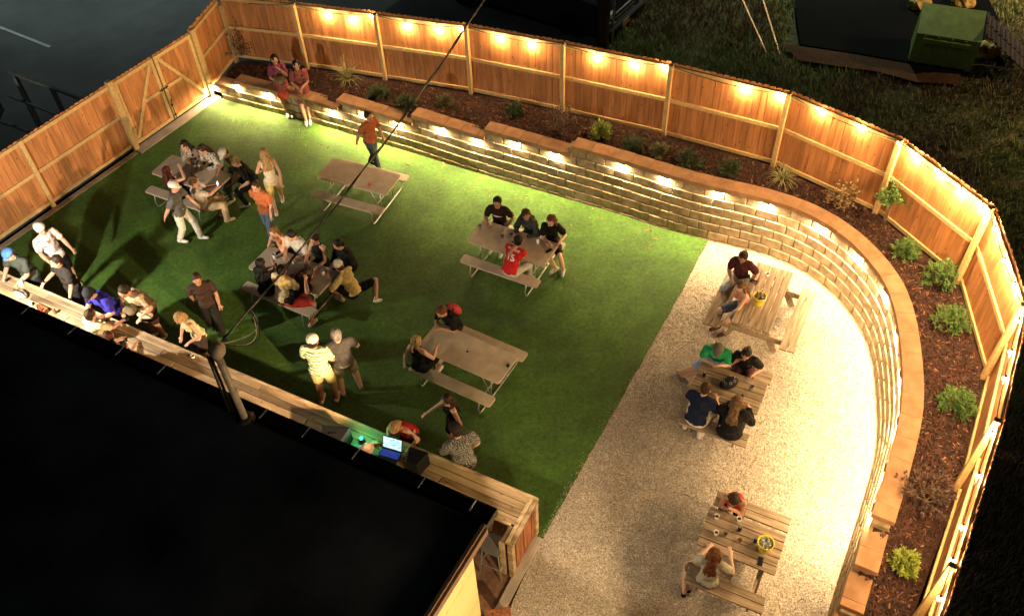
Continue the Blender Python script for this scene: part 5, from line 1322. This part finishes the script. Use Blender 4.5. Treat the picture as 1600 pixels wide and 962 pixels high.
for k, (x, y, lab) in enumerate(((1440, 6, 'yellow bag of rubbish behind the left of the green dumpster'), (1505, 2, 'yellow bag of rubbish between the dumpster and its lid'), (1542, 78, 'crumpled yellow bag lying under the open black lid'))):
    g0 = G(x, y, ZD + .15); bm = BM(); random.seed(k)
    ellipsoid(bm, (0, 0, 0), (.30, .22, .22), None, 3)
    for v in bm.verts: v.co += v.co.normalized() * noise.noise(v.co * 6 + Vector((k, 0, 0))) * .10
    tag(obj('rubbish_bag', bm, M['yellow_bag'], loc=(g0.x, g0.y, ZD + .12)), lab, 'bag')
# utility pole with conduit
pb = G(941, 74, 1.3); up_ = empty('utility_pole', (pb.x, pb.y, 1.2), 0, 'dark wooden utility pole rising just behind the fence', 'utility pole')
bm = BM(); tube(bm, [(0, 0, -.3), (0, 0, 4), (0, 0, 9)], [.17, .16, .14], 14); obj('pole', bm, mat('pole_wood', (.12, .065, .04), .85, bump=.5, bscale=25, stretch=(6, 6, .5)), up_, smooth=True)
bm = BM(); tube(bm, [(.24, -.05, -.2), (.24, -.05, 2), (.25, -.04, 5), (.24, -.05, 9)], .028, 8); obj('conduit', bm, M['cable_light'], up_, smooth=True)
bm = BM()
for z in (.8, 1.9, 3.0): beam(bm, (.05, -.10, z), (.30, -.06, z), .03, .04)
obj('clamp', bm, M['steel'], up_)
for k, (x0, y0, x1, y1, lab) in enumerate(((1157, -8, 1218, 128, 'left of two pale guy wires running down behind the fence'), (1190, -8, 1233, 132, 'right of two pale guy wires running down behind the fence'))):
    bm = BM(); tube(bm, [G(x0, y0, 6.0), G(x1, y1, 1.35)], .014, 6); tag(obj('guy_wire', bm, M['cable_light']), lab, 'wire')
# dark pickup truck parked at the top edge
M['car'] = mat('car_paint', (.018, .019, .021), .16, var=.05, spec=.8); M['glass'] = mat('car_glass', (.02, .022, .025), .06, spec=.8)
cf = G(945, 55, 1.6); cdir = (G(960, 60, 1.2) - G(700, -22, 1.2)).normalized(); cdir.z = 0; cy = Vector((-cdir.y, cdir.x, 0))
car = empty('parked_car', (cf.x, cf.y, 1.10), math.atan2(cdir.y, cdir.x), 'black pickup truck parked nose right behind the back fence', 'car')
def section(x, hw, zb_, zt_, r=.12): return [(x, -hw, zb_), (x, -hw, zt_ - r), (x, -hw + r, zt_), (x, hw - r, zt_), (x, hw, zt_ - r), (x, hw, zb_)]
def loft(secs, closed=True):
    bm = BM(); R = [[bm.verts.new(p) for p in s] for s in secs]; n = len(R[0])
    for i in range(len(R) - 1):
        for k in range(n): bm.faces.new((R[i][k], R[i][(k+1) % n], R[i+1][(k+1) % n], R[i+1][k]))
    bm.faces.new(R[0]); bm.faces.new(R[-1][::-1]); bmesh.ops.recalc_face_normals(bm, faces=bm.faces); return bm
yc = 1.0
def sec(x, hw, zb_, zt_, r=.12): return [(a_, b_ + yc, c_) for a_, b_, c_ in section(x, hw, zb_, zt_, r)]
obj('body', loft([sec(0, .80, .45, .90), sec(-.12, .93, .35, 1.08), sec(-1.3, .98, .35, 1.18), sec(-1.5, .98, .35, 1.18), sec(-5.3, .98, .35, 1.16), sec(-5.5, .92, .42, 1.10)]), M['car'], car, smooth=False)
obj('cabin', loft([sec(-1.45, .90, 1.10, 1.20, .05), sec(-2.15, .74, 1.15, 1.78, .1), sec(-3.7, .74, 1.15, 1.80, .1), sec(-4.0, .86, 1.10, 1.2, .05)]), M['car'], car)
bm = BM(); beam(bm, (-1.50, yc, 1.24), (-2.12, yc, 1.765), 1.42, .02, up=(.6, 0, .7)); obj('windscreen', bm, M['glass'], car)
for s_ in (-1, 1):
    bm = BM(); box(bm, (-.06, yc + s_ * .70, .88), (.16, .34, .17), None, .03); obj('headlight', bm, M['white'], car)
    for x in (-1.0, -4.5):
        bm = BM(); lathe(bm, [(.20, -.11), (.37, -.11), (.40, -.06), (.40, .06), (.37, .11), (.20, .11)], 20); w_ = obj('wheel', bm, M['black'], car, loc=(x, yc + s_ * .90, .40), rot=(pi / 2, 0, 0))
bm = BM()
for z in (.60, .72, .84): box(bm, (.0, yc, z), (.05, 1.0, .05), None, .01)
obj('grille', bm, M['steel'], car)
bm = BM(); box(bm, (.06, yc, .48), (.14, 1.8, .16), None, .03); obj('bumper', bm, M['blackmetal'], car)
bm = BM(); box(bm, (.14, yc - .15, .50), (.01, .34, .16)); obj('licence_plate', bm, mat('plate', (.55, .35, .15), .5), car)
# dark neighbouring fence frame top left
nf = empty('yard_fence', G(16, 118, 1.6), 0, 'dark open rail fence outside the left fence', 'fence'); on = nf.location.copy()
def RB(name, a_, b_, w_, mm): bm = BM(); beam(bm, a_ - on, b_ - on, w_, w_); obj(name, bm, mm, nf)
M['darkrail'] = mat('darkrail', (.16, .17, .16), .8)
RB('rail', G(14, 112, 1.6), G(140, 160, 1.6), .07, M['darkrail']); RB('rail', G(14, 150, .9), G(140, 200, .9), .05, M['darkrail']); RB('rail', G(-5, 188, .9), G(46, 206, .9), .06, M['darkrail'])
for x, y in ((20, 112), (80, 136), (-40, 92)):
    g0 = G(x, y, 1.6); RB('post', V(g0.x, g0.y, 0), g0, .09, M['darkrail'])
RB('brace', G(22, 122, 1.55), G(58, 196, .25), .05, M['darkrail'])
# ------------------------------------------------------------------ service mast and overhead cable
mb = G(382, 652, 3.02); mt = G(347, 545, 4.4)
mast = empty('service_mast', (mb.x, mb.y, RZ), 0, 'grey electrical service mast with weatherhead rising from the roof edge', 'mast')
h0 = V(0, 0, -.1)
base_ = V(mb.x, mb.y, RZ)
# the mast is vertical; find its top height from the photograph
bm = BM(); HM = 1.45
tube(bm, [(0, 0, -.2), (0, 0, HM)], .055, 12); obj('pipe', bm, mat('mast_paint', (.30, .25, .19), .5, var=.2, scale=10), mast, smooth=True)
bm = BM(); tube(bm, [(-.18, .10, -.2), (-.15, .09, HM - .1)], .022, 8); tube(bm, [(-.25, .12, -.2), (-.2, .11, HM - .12)], .018, 8); obj('side_conduit', bm, M['iron'], mast, smooth=True)
bm = BM(); ellipsoid(bm, (0, .06, HM + .06), (.10, .17, .13), Matrix.Rotation(radians(-35), 3, 'X'), 3)
for v in bm.verts: v.co += v.co.normalized() * noise.noise(v.co * 9) * .01
obj('weatherhead', bm, mat('weatherhead', (.36, .28, .20), .6, col2=(.08, .06, .04), scale=14, spread=(.3, .45)), mast, smooth=True)
bm = BM(); lathe(bm, [(.16, -.02), (.10, .03), (.06, .05)], 14); obj('flashing', bm, M['iron'], mast)
top_ = base_ + V(0, .18, HM + .05)
# overhead cable to the upper right
far = G(742, -4, 6.4); far = far + (far - top_) * .35
def cat(a_, b_, sag, n=28): return [a_.lerp(b_, k / n) - Vector((0, 0, sag * 4 * (k / n) * (1 - k / n))) for k in range(n + 1)]
oc = empty('overhead_cable', top_, 0, 'twisted overhead power cable crossing the yard from the mast', 'cable'); 
main = [p - top_ for p in cat(top_, far, .35)]
bm = BM(); tube(bm, main, .008, 6); obj('bare_neutral', bm, M['cable_light'], oc)
for ph in (0, 2.1):
    pts = []
    fine = [p - top_ for p in cat(top_, far, .35, 150)]
    for k, p in enumerate(fine): pts.append(p + Vector((cos(k * .25 + ph) * .016, 0, sin(k * .25 + ph) * .016)))
    bm = BM(); tube(bm, pts, .008, 6); obj('insulated_wire', bm, M['cable'], oc)
for k, (dx, dy, dz_) in enumerate(((.55, .25, -.55), (.75, .05, -.35), (.65, .35, -.25))):
    bm = BM(); a_ = V(0, 0, 0); c_ = V(dx, dy, dz_); b_ = main[2]
    pts = []
    for q_ in range(13):
        t_ = q_ / 12; pts.append(a_ * (1 - t_) ** 2 + c_ * 2 * t_ * (1 - t_) * 1.0 + b_ * t_ ** 2)
    tube(bm, pts, .009, 6); obj('service_loop', bm, M['cable_light'] if k % 2 == 0 else M['cable'], oc)
# ------------------------------------------------------------------ things on the bar
def sb(px, py, z=BH): g = G(px, py, z); return Vector((g.x, g.y, BH + .002))
def speaker(px, py, rz, w, d, h, label):
    p = sb(px, py, BH + h / 2); t = empty('speaker', p, rz, label, 'speaker')
    bm = BM(); pr = [(-w/2, -d/2), (w/2, -d/2), (w*.30, d/2), (-w*.30, d/2)]; prism(bm, pr, 0, h); bmesh.ops.bevel(bm, geom=list(bm.edges), offset=.012, segments=1, affect='EDGES'); obj('cabinet', bm, M['black'], t)
    bm = BM(); box(bm, (0, -d/2 - .004, h/2), (w*.9, .008, h*.92)); obj('grille', bm, M['blackmetal'], t)
    bm = BM(); box(bm, (0, 0, h + .012), (.14, .03, .015)); obj('handle', bm, M['black'], t)
speaker(524, 688, ba + .35, .50, .34, .36, 'black wedge speaker on the bar left of the laptop'); speaker(650, 722, ba + .1, .36, .30, .34, 'black speaker on the bar right of the laptop')
# laptop on a small stand
lp = sb(608, 712, BH + .1); lt = empty('laptop', lp, ba + pi + .12, 'open laptop with a bright white and teal screen on the bar', 'laptop')
SB = bpy.data.materials.new('laptop_display'); SB.use_nodes = True; n_ = SB.node_tree; P_ = n_.nodes['Principled BSDF']
tc_ = _n(n_, 'ShaderNodeTexCoord'); br = _n(n_, 'ShaderNodeTexNoise'); br.inputs['Scale'].default_value = 28; rr_ = _n(n_, 'ShaderNodeValToRGB')
rr_.color_ramp.elements[0].position = .42; rr_.color_ramp.elements[0].color = (.10, .55, .65, 1); rr_.color_ramp.elements[1].position = .52; rr_.color_ramp.elements[1].color = (.75, .92, 1, 1)
mp_ = _n(n_, 'ShaderNodeMapping'); mp_.inputs['Scale'].default_value = (1, 1, 2.5)
n_.links.new(tc_.outputs['Object'], mp_.inputs[0]); n_.links.new(mp_.outputs[0], br.inputs['Vector']); n_.links.new(br.outputs[0], rr_.inputs[0]); n_.links.new(rr_.outputs[0], P_.inputs['Emission Color']); P_.inputs['Emission Strength'].default_value = 1.3; P_.inputs['Base Color'].default_value = (.02, .02, .02, 1)
M['blue_key'] = mat('blue_key', (.03, .04, .12), .4, emit=(.03, .06, .5), estr=.55)
bm = BM(); box(bm, (0, 0, .10), (.36, .25, .018), bev=.004); obj('base', bm, M['blackmetal'], lt)
bm = BM()
for i in range(5):
    for j in range(13): box(bm, (-.155 + j * .0258, .085 - i * .026, .111), (.021, .021, .004))
obj('keyboard', bm, M['blue_key'], lt)
bm = BM(); box(bm, (0, -.07, .110), (.10, .06, .003)); obj('trackpad', bm, M['black'], lt)
sc_ = obj('screen', BM(), M['blackmetal'], lt); bm = BM(); box(bm, (0, 0, .125), (.36, .012, .25), bev=.003); old = sc_.data; sc_.data = mesh('screen', bm, M['blackmetal']); sc_.location = (0, .125, .11); sc_.rotation_euler = (radians(-22), 0, 0)
bm = BM(); box(bm, (0, -.0075, .128), (.335, .002, .215)); obj('display', bm, SB, sc_)
bm = BM(); box(bm, (0, 0, .045), (.30, .20, .085), bev=.006); obj('stand', bm, M['black'], lt)
cup(sb(634, 722), 'clear cup standing right of the laptop', 'clear', .12)
# small coloured party light beside the laptop
pl_ = sb(566, 690); dl = empty('party_light', pl_, ba, 'small coloured stage light casting green on the bar beside the speaker', 'stage light')
bm = BM(); lathe(bm, [(.045, 0), (.05, .02), (.05, .08), (.03, .10)], 12); obj('light_body', bm, M['black'], dl, smooth=True)
bm = BM(); lathe(bm, [(.032, .101), (.034, .112), (.01, .12)], 10); obj('green_lens', bm, mat('green_led', (.1, 1, .4), .3, emit=(.05, 1, .35), estr=3), dl, smooth=True)
ld = bpy.data.lights.new('party_lamp', 'POINT'); ld.energy = 9; ld.color = (.08, 1, .36); ld.shadow_soft_size = .03
lo = bpy.data.objects.new('party_lamp', ld); COL.objects.link(lo); lo.parent = dl; lo.location = (0, 0, .30)
# left end of the bar
def bag(px, py, s, col, label, name='bag', cat_='bag', seed=1):
    p = sb(px, py, BH + .06); bm = BM(); ellipsoid(bm, (0, 0, s[2]), s, None, 3)
    for v in bm.verts:
        v.co += Vector((v.co.x, v.co.y, 0)).normalized() * noise.noise(v.co * 9 + Vector((seed, 0, 0))) * .04 if v.co.length > .01 else Vector()
        v.co.z = max(v.co.z, 0)
    t = empty(name, p, ba, label, cat_); obj('pouch', bm, cmat(col), t, smooth=True)
    bm = BM(); tube(bm, [(-s[0], 0, s[2]), (-s[0] * .7, .02, s[2] * 2.6), (s[0] * .7, .02, s[2] * 2.6), (s[0], 0, s[2])], .008, 6); obj('strap', bm, cmat((.05, .03, .02)), t, smooth=True)
bag(33, 460, (.17, .10, .07), (.34, .30, .27), 'grey striped clutch bag lying on the bright end of the bar', 'handbag', 'bag', 2)
bag(203, 484, (.16, .12, .07), (.16, .12, .07), 'brown bag between the tan shirted man and the counter', 'handbag', 'bag', 3)
bag(226, 490, (.17, .10, .03), (.60, .54, .36), 'crumpled cream paper bag on the bar by the tan shirted man', 'paper_bag', 'bag', 4)
bag(22, 490, (.15, .12, .06), (.02, .016, .014), 'black bag on the bar at the far left', 'handbag', 'bag', 5)
t = empty('condiment_box', sb(66, 488), ba, 'small open wooden box of condiments on the bright bar', 'box')
bm = BM()
for (cx, cy, sx, sy) in ((0, .08, .24, .01), (0, -.08, .24, .01), (.115, 0, .01, .15), (-.115, 0, .01, .15)): box(bm, (cx, cy, .05), (sx, sy, .10))
box(bm, (0, 0, .006), (.22, .15, .01)); obj('box_wall', bm, M['bar_front'], t)
for k, (x, y) in enumerate(((-.05, .02), (.03, -.02), (.06, .03))): bm = BM(); lathe(bm, [(.02, .01), (.024, .09), (.01, .12), (.008, .15)], 8); obj('bottle', bm, M['red'] if k == 0 else (M['amber'] if k == 1 else M['white']), t, smooth=True, loc=(x, y, 0))
cup(sb(49, 478), 'pale cup on the bar left of the condiment box', 'white', .09); cup(sb(62, 480), 'dark ringed jar on the bar above the condiment box', 'can_dark', .06); can(sb(87, 489), 'amber bottle shaped can standing right of the condiment box', 'amber')
cup(sb(35, 446), 'white cup on the bar beside the striped clutch', 'white', .12); phone(sb(14, 436), 1.0, 'black phone near the hands of the man in blue cap')
cup(sb(302, 558), 'small cup among napkins on the middle of the bar', 'white', .05); phone(sb(196, 500), .3, 'black phone between the yellow tee and tan shirt people')
# metal bar stool in the walkway
st = empty('bar_stool', G(774, 905, 0), ba, 'grey metal bar stool in the walkway at the building corner', 'stool')
p_ = G(772, 850, .76); st.location = (p_.x, p_.y, 0)
bm = BM(); prism(bm, rrect(.34, .34, .05), .735, .76); obj('seat', bm, M['steel'], st)
for sx in (-1, 1):
    for sy in (-1, 1): bm = BM(); tube(bm, [(sx * .14, sy * .14, .74), (sx * .20, sy * .20, 0)], .013, 6); obj('leg', bm, M['steel'], st)
bm = BM(); z_ = .30; q_ = .176
for a_, b_ in (((-q_, -q_), (q_, -q_)), ((q_, -q_), (q_, q_)), ((q_, q_), (-q_, q_)), ((-q_, q_), (-q_, -q_))): tube(bm, [(*a_, z_), (*b_, z_)], .010, 6)
obj('foot_rail', bm, M['steel'], st)
# wooden post end beside the walkway at the bottom edge
pw = G(778, 955, .5); t = empty('wooden_bench', (pw.x, pw.y, 0), ba + .6, 'small timber bench end beside the yellow siding at the bottom edge', 'bench')
bm = BM(); box(bm, (0, 0, .45), (.40, .14, .06), bev=.004); obj('seat_board', bm, M['bar_front'], t)
bm = BM(); box(bm, (.16, 0, .22), (.09, .14, .40), bev=.004); obj('leg', bm, M['pine'], t); bm = BM(); box(bm, (-.16, 0, .22), (.09, .14, .40), bev=.004); obj('leg', bm, M['pine'], t)
# ------------------------------------------------------------------ flood lights (fixtures with their lamps)
def flood(loc, target, energy, color, label, size=.16, angle=120):
    t = empty('flood_light', loc, label=label, cat='flood light')
    d = (Vector(target) - Vector(loc)).normalized(); R_ = d.to_track_quat('-Z', 'Y').to_matrix()
    bm = BM(); box(bm, (0, 0, .03), (.24, .18, .06), bev=.01); hs = obj('lamp_housing', bm, M['fixture'], t, rot=R_.to_euler())
    bm = BM(); box(bm, (0, 0, .0), (.2, .14, .006)); obj('lens', bm, M['led'], hs, loc=(0, 0, -.002))
    bm = BM(); tube(bm, [(0, 0, 0), (0, 0, .15)], .012, 6); obj('bracket', bm, M['fixture'], hs, loc=(0, 0, .05))
    ld = bpy.data.lights.new('flood_lamp', 'SPOT'); ld.energy = energy; ld.color = color; ld.spot_size = radians(angle); ld.spot_blend = .25; ld.shadow_soft_size = .07
    lo = bpy.data.objects.new('flood_lamp', ld); COL.objects.link(lo); lo.location = Vector(loc) + d * .03; lo.rotation_euler = R_.to_euler()
flood((-9.6, 11.35, 2.74), (-6.6, 14.6, 0), K_FLOOD_A, (1, .89, .70), 'white flood light under the gutter beyond the left end of the bar', angle=165)
flood((-.50, 6.34, 2.70), (4.6, 11.2, 0), K_FLOOD_C, (1, .76, .48), 'small warm flood light under the gutter at the building corner', angle=100)
flood((-.80, 6.52, 2.70), (-8.6, 15.2, 1.25), 5000.0, (1, .66, .36), 'strong warm flood light under the gutter aimed at the left fence', angle=37)
flood((2.2, 2.2, 3.2), (-1.0, 5.6, 1.2), K_FLOOD_D, (1, .72, .38), 'warm flood light facing the yellow siding', angle=70)
def street_lamp(x, y, z, h, e, col, lab):
    t = empty('street_lamp', (x, y, z), 0, lab, 'street lamp')
    bm = BM(); tube(bm, [(0, 0, 0), (0, 0, h), (.1, 0, h + .25), (.6, 0, h + .35)], [.09, .06, .05, .045], 10); obj('pole', bm, M['steel'], t, smooth=True)
    bm = BM(); box(bm, (.85, 0, h + .36), (.6, .28, .10), bev=.03); hd_ = obj('lamp_head', bm, M['fixture'], t)
    bm = BM(); box(bm, (.85, 0, h + .304), (.45, .2, .01)); obj('lens', bm, M['led'], hd_)
    ld = bpy.data.lights.new('street_lamp', 'SPOT'); ld.energy = e; ld.color = col; ld.spot_size = radians(150); ld.spot_blend = .6; ld.shadow_soft_size = .15
    lo = bpy.data.objects.new('street_lamp', ld); COL.objects.link(lo); lo.parent = t; lo.location = (.85, 0, h + .28)
street_lamp(-15, 34, 0, 7.5, 7500, (.80, 1.0, .95), 'tall street lamp far across the parking lot')
street_lamp(9.5, 31, 1.3, 7.5, 13000, (.85, 1.0, .78), 'tall street lamp beyond the grass behind the fence')
street_lamp(20, 18, 1.3, 7.0, 16000, (1.0, .62, .34), 'tall street lamp on the rough ground at the right')
# ------------------------------------------------------------------ bake the voxel bodies
if BAKE:
    bpy.context.view_layer.update(); dg = bpy.context.evaluated_depsgraph_get()
    for o in BAKE:
        me = bpy.data.meshes.new_from_object(o.evaluated_get(dg)); me.name = o.name
        mats = [m_ for m_ in o.data.materials]; o.modifiers.clear(); old = o.data; o.data = me
        me.materials.clear()
        for m_ in mats: me.materials.append(m_)
        me.polygons.foreach_set('use_smooth', [True] * len(me.polygons))
    for f in AFTER: f()
for oo in bpy.data.objects:
    if oo.type == 'MESH' and oo.parent is None and 'kind' not in oo and 'category' not in oo: print('UNTAGGED', oo.name)
